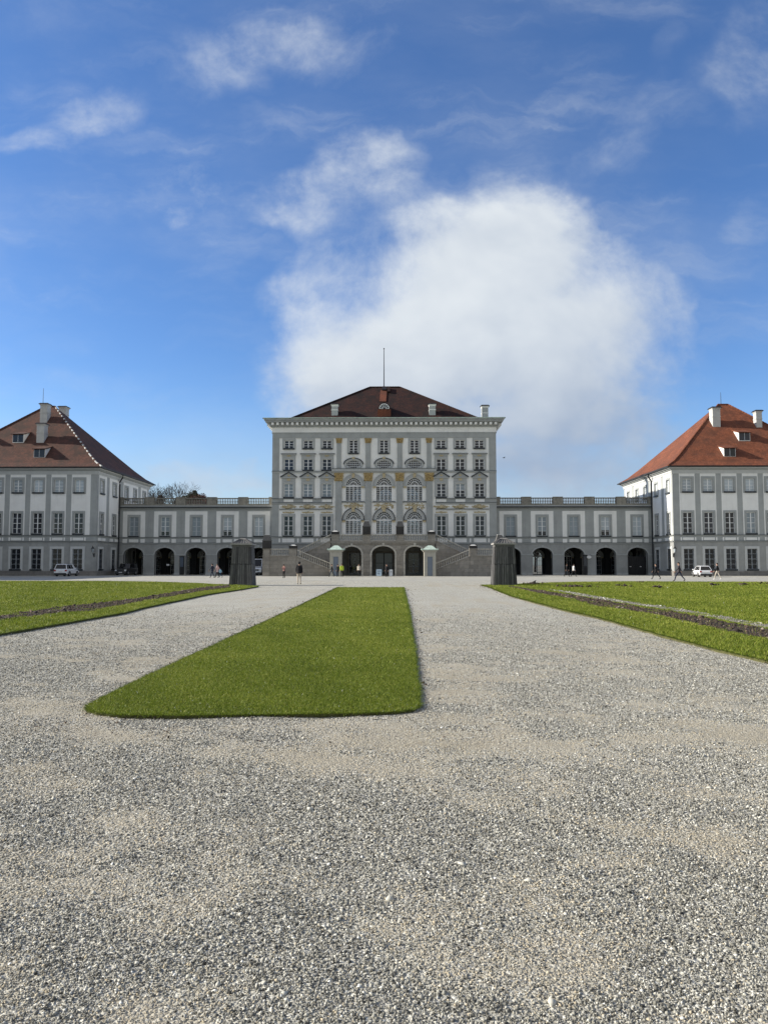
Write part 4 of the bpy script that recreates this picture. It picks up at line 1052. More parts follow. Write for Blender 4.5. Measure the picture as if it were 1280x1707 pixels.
soil_l = densify(outline([(380, 976.2), (330, 981), (240, 996.2), (190, 1003), (130, 1009), (40, 1021), (0, 1027.5), (-160, 1046)] + [(-160, 1060), (0, 1034), (60, 1027), (100, 1021.5), (150, 1019), (185, 1012), (230, 1004), (300, 992), (345, 984.5), (385, 979.5)], zl_), .3, .12)
soil_r = densify(outline([(846, 977.5), (905, 985.5), (960, 994), (1005, 1001), (1040, 1007.5), (1080, 1015), (1130, 1022), (1200, 1036), (1280, 1050), (1460, 1084)] + [(1460, 1106), (1280, 1065.5), (1210, 1052), (1130, 1033), (1075, 1022), (1030, 1014.5), (992, 1010.5), (955, 999), (900, 989.5), (858, 980)], zl_), .3, .12)
track_r = densify(outline([(912, 982.3), (960, 988), (1040, 1002), (1140, 1016), (1240, 1034), (1280, 1041), (1460, 1074)] + [(1460, 1086), (1280, 1047), (1240, 1040), (1140, 1021), (1040, 1006), (980, 996), (925, 985.2)], zl_), .3, .12)

m, t, b = newmat('turf')
tc = t.n('ShaderNodeTexCoord')
n1 = t.n('ShaderNodeTexNoise', i_Scale=.5, i_Detail=8., i_Roughness=.7); t.l(tc.outputs['Object'], n1.inputs['Vector'])
n2 = t.n('ShaderNodeTexNoise', i_Scale=24., i_Detail=4., i_Roughness=.7); t.l(tc.outputs['Object'], n2.inputs['Vector'])
c1 = t.ramp(n1.outputs['Fac'], [(.3, (.085, .122, .011)), (.5, (.125, .168, .015)), (.72, (.18, .205, .024))])
c2 = t.mix(t.maprange(n2.outputs['Fac'], .35, .7, 0, .75), c1, (.035, .045, .007))
t.l(c2, b.inputs['Base Color']); b.inputs['Roughness'].default_value = .9; b.inputs['Specular IOR Level'].default_value = .1
bp = t.n('ShaderNodeBump', i_Strength=1., i_Distance=.05); t.l(n2.outputs['Fac'], bp.inputs['Height']); t.l(bp.outputs[0], b.inputs['Normal'])
TURF = m
SOIL = plain('dark_soil', (.040, .029, .022), .95, .5, 9., .9, 30)
EDGE = plain('cut_turf_edge', (.085, .085, .03), .95, .4, 12., .6, 40)
PALE = plain('pale_grit', (.23, .21, .17), .9, .3, 12., .6, 60)
def sheet(name, poly, z, mats, skirt=True, bumpy=0.):
    bm = bmesh.new(); vs = [bm.verts.new((x, y, z + (bumpy * fbm2(x, y, 1.5, 3, 2.) if bumpy else 0))) for x, y in poly]
    f = bm.faces.new(vs); f.normal_update()
    if f.normal.z < 0: f.normal_flip()
    if skirt:
        lo = [bm.verts.new((x, y, -.03)) for x, y in poly]; n = len(vs)
        for i in range(n): q = bm.faces.new((vs[i], vs[(i + 1) % n], lo[(i + 1) % n], lo[i])); q.material_index = 1
    bmesh.ops.triangulate(bm, faces=[f])
    me = bpy.data.meshes.new(name); bm.to_mesh(me); bm.free()
    for k in mats: me.materials.append(k)
    o = bpy.data.objects.new(name, me); C.objects.link(o); o['kind'] = 'structure'; return o
sheet('lawn_strip', strip, LZ0, [TURF, EDGE]); sheet('lawn', left_lawn, zl_, [TURF, EDGE]); sheet('lawn', right_lawn, zl_, [TURF, EDGE])
sheet('soil_bed', soil_l, zl_ + .012, [SOIL, SOIL]); sheet('soil_bed', soil_r, zl_ + .012, [SOIL, SOIL]); sheet('grit_track', track_r, zl_ + .008, [PALE, PALE])

def inside(poly, x, y):
    p = np.array(poly); r = np.zeros(len(x), bool); n = len(p); j = n - 1
    for i in range(n):
        xi, yi, xj, yj = p[i, 0], p[i, 1], p[j, 0], p[j, 1]
        if yi != yj: r ^= ((yi > y) != (yj > y)) & (x < (xj - xi) * (y - yi) / (yj - yi) + xi)
        j = i
    return r
def in_view(x, y, pad=1.06):
    dx, c, s = x - CAMX, math.cos(YAW), math.sin(YAW); cx, cy = dx * c + y * s, -dx * s + y * c
    return (np.abs(cx) < .5 * cy * pad + .4) & (cy > .5)
def patch_noise(x, y):
    return (np.sin(x * 1.3 + 2 * np.sin(y * .7)) * np.sin(y * .9 + 1.7 * np.sin(x * .8)) + .6 * np.sin(x * 3.1 + y * 2.3 + 1.5 * np.sin(x * 2.2 - y))) * .5
def scatter(poly, y0, y1, dens, excl=()):
    p = np.array(poly); xa, xb = p[:, 0].min(), p[:, 0].max(); ya, yb = max(y0, p[:, 1].min()), min(y1, p[:, 1].max())
    xa, xb = max(xa, CAMX - .62 * yb - 2), min(xb, CAMX + .62 * yb + 2)
    if ya >= yb or xa >= xb: return np.zeros(0), np.zeros(0)
    n = int((xb - xa) * (yb - ya) * dens); x, y = rng.uniform(xa, xb, n), rng.uniform(ya, yb, n)
    k = in_view(x, y, 1.15); x, y = x[k], y[k]
    k = inside(poly, x, y)
    cl_ = patch_noise(x * 1.7, y * 1.2)
    for e in excl: k &= ~inside(e, x, y) | (cl_ > .42) | (rng.random(len(x)) < .07)
    return x[k], y[k]
# grass blades
m, t, b = newmat('grass_blades')
av = t.n('ShaderNodeAttribute', attribute_name='tint'); 
gcol = t.ramp(av.outputs['Fac'], [(0., (.048, .072, .006)), (.4, (.128, .178, .014)), (.75, (.215, .265, .026)), (.93, (.34, .345, .07)), (.985, (.34, .27, .11)), (1., (.75, .75, .68))])
t.l(gcol, b.inputs['Base Color']); b.inputs['Roughness'].default_value = .6; b.inputs['Specular IOR Level'].default_value = .25
tl = t.n('ShaderNodeBsdfTranslucent'); t.l(gcol, tl.inputs[0]); mx = t.n('ShaderNodeMixShader'); mx.inputs[0].default_value = .3
t.l(b.outputs[0], mx.inputs[1]); t.l(tl.outputs[0], mx.inputs[2]); t.l(mx.outputs[0], m.node_tree.nodes['Material Output'].inputs[0])
BLADE = m
def grass(name, polys, bands, z, excl=(), extra=None):
    V, T = [], []
    for poly in polys:
        for (y0, y1, dens, h, wd) in bands:
            x, y = scatter(poly, y0, y1, dens, excl); n = len(x)
            if not n: continue
            a = rng.uniform(0, 2 * np.pi, n); hh = h * rng.uniform(.45, 1.25, n); w = wd * rng.uniform(.7, 1.3, n); l = hh * rng.uniform(.2, 1.1, n); la = rng.uniform(0, 2 * np.pi, n)
            base = np.stack([x, y, np.full(n, z - .004)], 1); side = np.stack([np.cos(a), np.sin(a), 0 * a], 1) * w[:, None] / 2
            tip = base + np.stack([np.cos(la) * l, np.sin(la) * l, hh], 1)
            V.append(np.stack([base - side, base + side, tip], 1).reshape(-1, 3))
            pn = patch_noise(x, y); pn = pn + .8 * patch_noise(x * .37 + 5, y * .23); tt = np.clip(.42 + .15 * pn + .012 * np.clip(y - 8, 0, 14) + rng.normal(0, .29, n), 0, .93)
            r = rng.random(n); tt = np.where(r > .996, rng.uniform(.93, .99, n), tt); tt = np.where(r > np.where(y < 10.5, .9978, .9992), 1., tt); T.append(tt)
    for poly in polys:
        p = np.array(poly); q = np.roll(p, -1, 0); cen = p.mean(0)
        for i in range(len(p)):
            Lk = math.hypot(*(q[i] - p[i])); ym = p[i, 1]
            if ym > 62 or not in_view(np.array([p[i, 0]]), np.array([ym]), 1.2)[0]: continue
            n = int(Lk * 620 / max(1, ym / 8) * 1.) + 1; u = rng.random(n)[:, None]; dn_ = np.array([(q[i] - p[i])[1], -(q[i] - p[i])[0]]) / max(Lk, 1e-6)
            tst = inside(poly, np.array([(p[i] + q[i])[0] / 2 + dn_[0] * .02]), np.array([(p[i] + q[i])[1] / 2 + dn_[1] * .02]))[0]
            if tst: dn_ = -dn_
            b2 = p[i] + (q[i] - p[i]) * u - dn_ * rng.uniform(-.01, .05, (n, 1)); sc_ = max(1., ym / 11)
            a = rng.uniform(0, 6.283, n); w = .010 * sc_; hh = rng.uniform(.012, .04, n) * sc_ ** .5; base = np.stack([b2[:, 0], b2[:, 1], np.full(n, z - .006)], 1); side = np.stack([np.cos(a), np.sin(a), 0 * a], 1) * w / 2
            out = rng.uniform(.0, .085, n) * sc_ ** .5; tip = base + np.stack([dn_[0] * out, dn_[1] * out, hh - rng.uniform(0, .03, n)], 1)
            V.append(np.stack([base - side, base + side, tip], 1).reshape(-1, 3)); T.append(np.clip(rng.normal(.3, .18, n), 0, .9))
    V = np.concatenate(V); T = np.concatenate(T); f = np.arange(len(V)).reshape(-1, 3)
    me = mesh_np(bpy.data.meshes.new(name), V, f, 3); at = me.attributes.new('tint', 'FLOAT', 'FACE'); at.data.foreach_set('value', T.astype(np.float32))
    me.materials.append(BLADE); o = bpy.data.objects.new(name, me); C.objects.link(o); o['kind'] = 'stuff'
    tag(o, extra, 'grass'); return len(f)
n1_ = grass('grass', [strip], [(7, 12, 7500, .024, .008), (12, 18, 3600, .027, .012), (18, 30, 1400, .03, .02), (30, 60, 450, .035, .034)], LZ0, (), 'short green grass of the long strip between the two gravel paths')
n2_ = grass('grass', [left_lawn], [(14, 30, 700, .05, .022), (30, 48, 330, .055, .035), (48, 85, 110, .06, .06)], zl_, (soil_l,), 'short green grass of the lawn before the shaded pavilion')
n3_ = grass('grass', [right_lawn], [(10, 20, 1600, .045, .016), (20, 34, 700, .05, .024), (34, 50, 300, .055, .036), (50, 85, 110, .06, .06)], zl_, (soil_r, track_r), 'short green grass of the lawn with the pale gravel track')

# chips: angular stones, each an eight sided lump
OCT = np.array([[1, 0, 0], [0, 1, 0], [-1, 0, 0], [0, -1, 0], [0, 0, 1], [0, 0, -1]], float)
OF = np.array([[0, 1, 4], [1, 2, 4], [2, 3, 4], [3, 0, 4], [1, 0, 5], [2, 1, 5], [3, 2, 5], [0, 3, 5]])
def lumps(name, x, y, z, size, flat, tint, mat, label, cat):
    n = len(x); P_ = OCT[None] * (1 + rng.uniform(-.42, .42, (n, 6, 1))) + rng.normal(0, .16, (n, 6, 3))
    P_ = P_ * np.stack([rng.uniform(.6, 1.25, n), rng.uniform(.6, 1.25, n), rng.uniform(.55, 1.05, n) * flat], 1)[:, None]
    ti, az = rng.normal(0, .45, n), rng.uniform(0, 6.283, n)
    c, s = np.cos(ti)[:, None], np.sin(ti)[:, None]; yy, zz = P_[..., 1] * c - P_[..., 2] * s, P_[..., 1] * s + P_[..., 2] * c
    c, s = np.cos(az)[:, None], np.sin(az)[:, None]; xx, y2 = P_[..., 0] * c - yy * s, P_[..., 0] * s + yy * c
    V = np.stack([xx, y2, zz], 2) * size[:, None, None] + np.stack([x, y, z], 1)[:, None]
    f = (OF[None] + 6 * np.arange(n)[:, None, None]).reshape(-1, 3)
    me = mesh_np(bpy.data.meshes.new(name), V.reshape(-1, 3), f, 3)
    at = me.attributes.new('tint', 'FLOAT', 'FACE'); at.data.foreach_set('value', np.repeat(tint, 8).astype(np.float32))
    me.materials.append(mat); o = bpy.data.objects.new(name, me); C.objects.link(o); o['kind'] = 'stuff'; tag(o, label, cat)
m, t, b = newmat('gravel_chips'); av = t.n('ShaderNodeAttribute', attribute_name='tint')
gc = t.ramp(av.outputs['Fac'], [(0., (.045, .043, .037)), (.35, (.165, .16, .136)), (.7, (.345, .335, .285)), (.9, (.60, .585, .515)), (.95, (.43, .37, .26)), (1., (.85, .84, .77))])
t.l(gc, b.inputs['Base Color']); b.inputs['Roughness'].default_value = .85; b.inputs['Specular IOR Level'].default_value = .2
CHIP = m
def chips(y0, y1, d0, ex, s0, es):
    g = np.linspace(y0, y1, 4000); pdf = (.56 * g + .5) * 2 * d0 * (2.5 / g) ** ex; c = np.cumsum(pdf) * (g[1] - g[0]); n = int(c[-1])
    y = np.interp(rng.random(n) * c[-1], c, g); x = CAMX + rng.uniform(-1, 1, n) * (.56 * y + .5); k = in_view(x, y, 1.05)
    k &= rng.random(n) < np.clip((31 - y) / 19, 0, 1)
    for pl in (strip, left_lawn, right_lawn): k &= ~inside(pl, x, y)
    x, y = x[k], y[k]; return x, y, s0 * (y / 2.5) ** es * np.exp(np.clip(rng.normal(0, .36, len(x)), -1, .8))
X, Y, S = chips(1.8, 31, 21000, 1.5, .0043, .33)
# fewer where the fine sand shows (interpolated from the ground's own pattern), and seated on the ground's height
def sample(A, x, y):
    i = np.clip(np.searchsorted(gx, x) - 1, 0, nx - 2); j = np.clip(np.searchsorted(gy, y) - 1, 0, ny - 2)
    u, v = (x - gx[i]) / (gx[i + 1] - gx[i]), (y - gy[j]) / (gy[j + 1] - gy[j])
    return A[j, i] * (1 - u) * (1 - v) + A[j, i + 1] * u * (1 - v) + A[j + 1, i] * (1 - u) * v + A[j + 1, i + 1] * u * v
sv = sample(SS, X, Y); keep = rng.random(len(X)) < np.clip(1.05 - .55 * np.clip(sv, 0, 1), .5, 1)
X, Y, S, sv = X[keep], Y[keep], S[keep], sv[keep]; S = S * np.clip(1 - .5 * np.clip(sv, 0, 1), .5, 1)
big = (rng.random(len(X)) > .9990) & (Y < 7); S = np.where(big, S * 2.2, S)
tt = np.clip(rng.normal(.5, .26, len(X)), 0, .9); r = rng.random(len(X)); tt = np.where(r > .991, 1., tt); tt = np.where((r > .955) & (r <= .985), .95, tt); tt = np.where(big, .8, tt); tt = np.where((rng.random(len(X)) < np.clip(sv * .8, 0, .6)) & ~big, .95 + rng.normal(0, .008, len(X)), tt)
lumps('gravel', X, Y, sample(ZZ, X, Y) + S * .15, S, 1., tt, CHIP, 'loose grey crushed gravel covering the near forecourt', 'gravel')
print('chips', len(X), 'blades', n1_, n2_, n3_)
# clods and mulch on the soil beds, spilled bits along the turf edges
m, t, b = newmat('mulch'); av = t.n('ShaderNodeAttribute', attribute_name='tint')
gc = t.ramp(av.outputs['Fac'], [(0., (.016, .012, .009)), (.6, (.068, .045, .030)), (.9, (.12, .085, .060)), (1., (.26, .22, .18))]); t.l(gc, b.inputs['Base Color']); b.inputs['Roughness'].default_value = .95
MUL = m
NOEX = ()
x1, y1 = scatter(soil_l, 10, 70, 110); x2, y2 = scatter(soil_r, 10, 70, 140); x = np.concatenate([x1, x2]); y = np.concatenate([y1, y2])
s = (.012 + .0006 * y) * np.exp(rng.normal(0, .4, len(x))); lumps('mulch', x, y, np.full(len(x), zl_ + .015), s, .8, np.clip(rng.normal(.45, .25, len(x)), 0, 1), MUL, 'dark broken soil and mulch in the beds along the lawns', 'soil')
x, y = scatter(track_r, 10, 70, 70); s = (.010 + .0005 * y) * np.exp(rng.normal(0, .35, len(x))); lumps('grit', x, y, np.full(len(x), zl_ + .012), s, .7, np.clip(rng.normal(.52, .22, len(x)), 0, .9), CHIP, 'pale stones strewn along the track in the lawn', 'gravel')
ex, ey = [], []
for poly, k in ((strip, 7), (left_lawn, 2), (right_lawn, 4)):
    p = np.array(poly); q = np.roll(p, -1, 0); L = np.hypot(*(q - p).T)
    for i in range(len(p)):
        if p[i, 1] > 60: continue
        n = rng.poisson(L[i] * k * 2.2)
        if n: u = rng.random(n)[:, None]; z_ = p[i] + (q[i] - p[i]) * u + rng.normal(0, .05 + .004 * p[i, 1], (n, 2)); ex.append(z_[:, 0]); ey.append(z_[:, 1])
x, y = np.concatenate(ex), np.concatenate(ey); k = in_view(x, y); x, y = x[k], y[k]
lumps('edge_debris', x, y, np.full(len(x), .012), (.006 + .00022 * y) * np.exp(rng.normal(0, .4, len(x))), .7, np.clip(rng.normal(.3, .25, len(x)), 0, .95), MUL, 'bits of soil spilled along the cut turf edges', 'soil')
x, y = rng.normal(-.9, 1.6, 600), rng.normal(7.5, .3, 600); k = ~inside(strip, x, y) & in_view(x, y); x, y = x[k], y[k]
lumps('fallen_leaves', x, y, np.full(len(x), .010), .0065 * np.exp(rng.normal(0, .45, len(x))), .3, np.clip(rng.normal(.6, .3, len(x)), 0, 1), MUL, 'scattered brown leaf bits in front of the grass strip', 'leaves')
# molehill-like clods at the far edge of the lawn with the track
hx, hy = [], []
for px, py, wpx, n in ((886, 972.8, 14, 40), (955, 977.5, 22, 55), (1040, 976.5, 6, 12), (1097, 978.5, 8, 14), (1240, 974, 14, 16), (1190, 975, 8, 10), (1068, 970.5, 5, 8), (1275, 972.5, 8, 10)):
    cx, cy = G(px, py, .1); w = wpx * cy / 1280; hx += list(rng.normal(cx, w / 2, n)); hy += list(rng.normal(cy, .5, n))
hx, hy = np.array(hx), np.array(hy); lumps('turned_earth', hx, hy, np.full(len(hx), .12), .09 * np.exp(rng.normal(0, .4, len(hx))), .8, np.clip(rng.normal(.3, .2, len(hx)), 0, .9), MUL, 'small heaps of turned earth on the far side of the lawn', 'soil')

# ================================================================== CARS
def col(name, c, rough=.4, metal=0., coat=0.):
    m, t, b = newmat(name); b.inputs['Base Color'].default_value = (*c, 1); b.inputs['Roughness'].default_value = rough; b.inputs['Metallic'].default_value = metal; b.inputs['Coat Weight'].default_value = coat
    n = t.n('ShaderNodeTexNoise', i_Scale=3.); mp = t.maprange(n.outputs['Fac'], .3, .7, rough * .85, min(1, rough * 1.2)); t.l(mp, b.inputs['Roughness']); return m
K = dict(white=col('white_car_paint', (.72, .73, .74), .35, 0, .7), black=col('black_car_paint', (.012, .012, .014), .3, 0, .7), glass=col('tinted_car_glass', (.008, .009, .011), .06), tyre=col('tyre_rubber', (.015, .015, .015), .8),
         rim=col('alloy_rim', (.35, .35, .36), .35, .8), red=col('tail_lamp_red', (.30, .012, .01), .2), lamp=col('head_lamp_clear', (.6, .62, .65), .1), trim=col('black_trim', (.02, .02, .021), .6), plate=col('plate_white', (.6, .6, .58), .5))
def car(px, py, heading, label, L, W, H, paint, shape, D=None, name='parked_car', cat='car'):
    x, y = G(px, py); 
    t = thing(name, label, cat, (x, y, 0), None, heading)
    hw = W / 2; S = shape; b = S['belt']; zb = .26 if H > 1.6 else .2
    def part(nm, mb, mats, parent=t, smooth=False): return finish(bpy.data.objects.new(nm, mb.mesh(nm, mats, (0, 0, 0), smooth)), parent, (0, 0, 0))
    secs = [(y_ * L, z0, z1 * H, k * hw) for y_, z0, z1, k in S['body']]
    m = MB(); o = 0; ring = []
    for (yy, z0, z1, w) in secs:
        ring.append([(-w * .9, yy, z0), (-w, yy, z0 + .14), (-w, yy, z1 - .16), (-w * .93, yy, z1), (w * .93, yy, z1), (w, yy, z1 - .16), (w, yy, z0 + .14), (w * .9, yy, z0)])
    n = 8; pts = [p for r in ring for p in r]; fs = [tuple(range(n - 1, -1, -1)), tuple(range((len(ring) - 1) * n, len(ring) * n))]
    for i in range(len(ring) - 1):
        for k in range(n): fs.append((i * n + k, i * n + (k + 1) % n, (i + 1) * n + (k + 1) % n, (i + 1) * n + k))
    m.add(pts, fs)
    # cabin: footprint at the belt to the roof
    (f0, f1, r1, r0) = [q * L for q in S['cab']]; zr = H; zbelt = b * H - .02; wb, wt = hw * .92, hw * S.get('tuck', .76)
    cb = [(-wb, r0, zbelt), (wb, r0, zbelt), (wb, f0, zbelt), (-wb, f0, zbelt)]; ct = [(-wt, r1, zr - .06), (wt, r1, zr - .06), (wt, f1, zr - .06), (-wt, f1, zr - .06)]
    m.hexa(cb + ct); i_ = .12; m.hexa([(p[0], p[1], zr - .06) for p in ct] + [(p[0] * .88, p[1] * (1) + (i_ if p[1] == r1 else -i_), zr) for p in ct])
    part('body', m, K[paint])
    def quad_on(p0, p1, p2, p3, ins, out):   # inset quad lying just proud of a cabin face
        P4 = [Vector(p) for p in (p0, p1, p2, p3)]; c = sum(P4, Vector()) / 4; nn = (P4[1] - P4[0]).cross(P4[3] - P4[0]).normalized()
        if nn.dot(c - Vector((0, (f0 + r0) / 2, (zbelt + zr) / 2))) < 0: nn = -nn
        q = [c + (p - c) * ins + nn * out for p in P4]; m = MB(); m.hexa([tuple(p - nn * .02) for p in q] + [tuple(p) for p in q]); return m
    part('windscreen', quad_on(cb[3], cb[2], ct[2], ct[3], .9, .012), K['glass']); part('rear_window', quad_on(cb[0], cb[1], ct[1], ct[0], .88, .012), K['glass'])
    for sd in (0, 1):
        a, bb, c_, d_ = (cb[0], cb[3], ct[3], ct[0]) if sd == 0 else (cb[1], cb[2], ct[2], ct[1]); a, bb, c_, d_ = map(Vector, (a, bb, c_, d_))
        cuts = S['cuts']
        for k in range(len(cuts) - 1):
            u, v = cuts[k], cuts[k + 1]; part('side_window', quad_on(a.lerp(bb, u), a.lerp(bb, v), d_.lerp(c_, v), d_.lerp(c_, u), .88, .012), K['glass'])
    R_ = S['wheel']
    for sx in (-1, 1):
        for wy in S['axles']:
            m = MB(); cx = sx * (hw - .1)
            m.tube([(cx - sx * .12, wy * L, R_), (cx - sx * .1, wy * L, R_), (cx + sx * .09, wy * L, R_), (cx + sx * .115, wy * L, R_)], [R_ * .92, R_, R_, R_ * .9], 20); wl = part('wheel', m, K['tyre'])
            m = MB(); m.tube([(cx + sx * .1, wy * L, R_), (cx + sx * .125, wy * L, R_)], [R_ * .62, R_ * .56], 16); part('rim', m, K['rim'], wl)
            m = MB(); m.ring(Fr(sx * hw * .995, wy * L, R(90) * sx), 0, R_, R_ * 1.02, R_ * 1.18, -.1, math.pi + .1, -.06, .012, 14); part('wheel_arch', m, K['trim'])
    ye, yf = secs[0][0], secs[-1][0]; zt = b * H
    for sx in (-1, 1):
        m = MB(); a, c_ = sorted((sx * hw * .66, sx * hw * .95)); m.box(a, c_, ye - .03, ye + .12, zt * .68, zt * S.get('tl', .9)); part('tail_light', m, K['red'])
        zf = secs[-2][2]; m = MB(); m.box(a, c_, yf - .14, yf + .03, zf * .66, zf * .86); part('headlight', m, K['lamp'])
        m = MB(); m.ball((sx * (hw + .08), f0 - .35, zt + .08), (.1, .06, .08)); part('mirror', m, K[paint])
    m = MB(); m.box(-hw * .88, hw * .88, ye - .05, ye + .3, zb - .05, zb + .22); part('rear_bumper', m, K['trim'])
    m = MB(); m.box(-hw * .88, hw * .88, yf - .3, yf + .05, zb - .05, zb + .22); part('front_bumper', m, K['trim'])
    m = MB(); m.box(-.26, .26, ye - .055, ye + .01, zt * .58, zt * .58 + .11); part('number_plate', m, K['plate'])
    m = MB(); m.box(-.26, .26, yf - .01, yf + .055, .42, .53); part('number_plate', m, K['plate'])
    m = MB(); m.box(-hw * .55, hw * .55, yf - .02, yf + .035, secs[-2][2] * .62, secs[-2][2] * .82); part('grille', m, K['trim'])
    for sx in (-1, 1):
        if S.get('rails'): m = MB(); m.tube([(sx * wt * .86, r1 + .2, zr - .02), (sx * wt * .86, r1 + .3, zr + .05), (sx * wt * .86, f1 - .3, zr + .05), (sx * wt * .86, f1 - .2, zr - .02)], .02, 6); part('roof_rail', m, K['trim'])
        for z in (.3,): m = MB(); a, c_ = sorted((sx * hw * .96, sx * hw * 1.006)); m.box(a, c_, -.26 * L, .24 * L, zb, zb + .14); part('sill_trim', m, K['trim'])
    return t
suv = dict(body=[(-.5, .34, .56, .9), (-.48, .3, .60, .98), (-.3, .28, .60, 1), (.1, .28, .60, 1), (.2, .28, .58, 1), (.42, .3, .52, .98), (.49, .34, .46, .9), (.5, .36, .40, .84)], cab=(.24, .08, -.43, -.49), belt=.60, cuts=(.04, .22, .5, .78), wheel=.36, axles=(-.29, .31), rails=True)
hatch = dict(body=[(-.5, .3, .5, .86), (-.48, .24, .58, .97), (-.3, .22, .60, 1), (.1, .22, .60, 1), (.22, .22, .58, .99), (.42, .24, .5, .95), (.49, .28, .42, .84), (.5, .3, .36, .78)], cab=(.33, .1, -.36, -.485), belt=.60, cuts=(.06, .36, .66, .9), wheel=.3, axles=(-.3, .32), tuck=.7)
boxy = dict(body=[(-.5, .38, .58, .94), (-.48, .34, .60, 1), (.1, .34, .60, 1), (.22, .34, .585, 1), (.47, .36, .56, .99), (.5, .4, .52, .94)], cab=(.2, .13, -.46, -.49), belt=.60, cuts=(.04, .3, .62, .96), wheel=.38, axles=(-.3, .33), tuck=.84)
van = dict(body=[(-.5, .4, .52, .96), (-.48, .34, .52, 1), (.1, .34, .52, 1), (.3, .34, .50, 1), (.46, .36, .44, .98), (.5, .42, .36, .9)], cab=(.36, .2, -.48, -.495), belt=.52, cuts=(.62, .8, .96), wheel=.35, axles=(-.3, .34), tuck=.86)
car(111, 960.6, R(2), 'white off-roader with dark roof rails parked facing the shaded pavilion', 4.6, 1.9, 1.75, 'white', suv)
car(1170, 961.7, R(-6), 'small white hatchback parked in front of the pavilion with the sunlit side wall', 3.8, 1.68, 1.5, 'white', hatch)
car(211, 959.2, R(176), 'black boxy off-roader facing out of the first archway by the downpipe', 4.5, 1.85, 1.85, 'black', boxy)
car(429.5, 958.6, R(182), 'white van in the archway half hidden by a boarded housing', 5.2, 2.0, 2.6, 'white', van, name='van', cat='van')

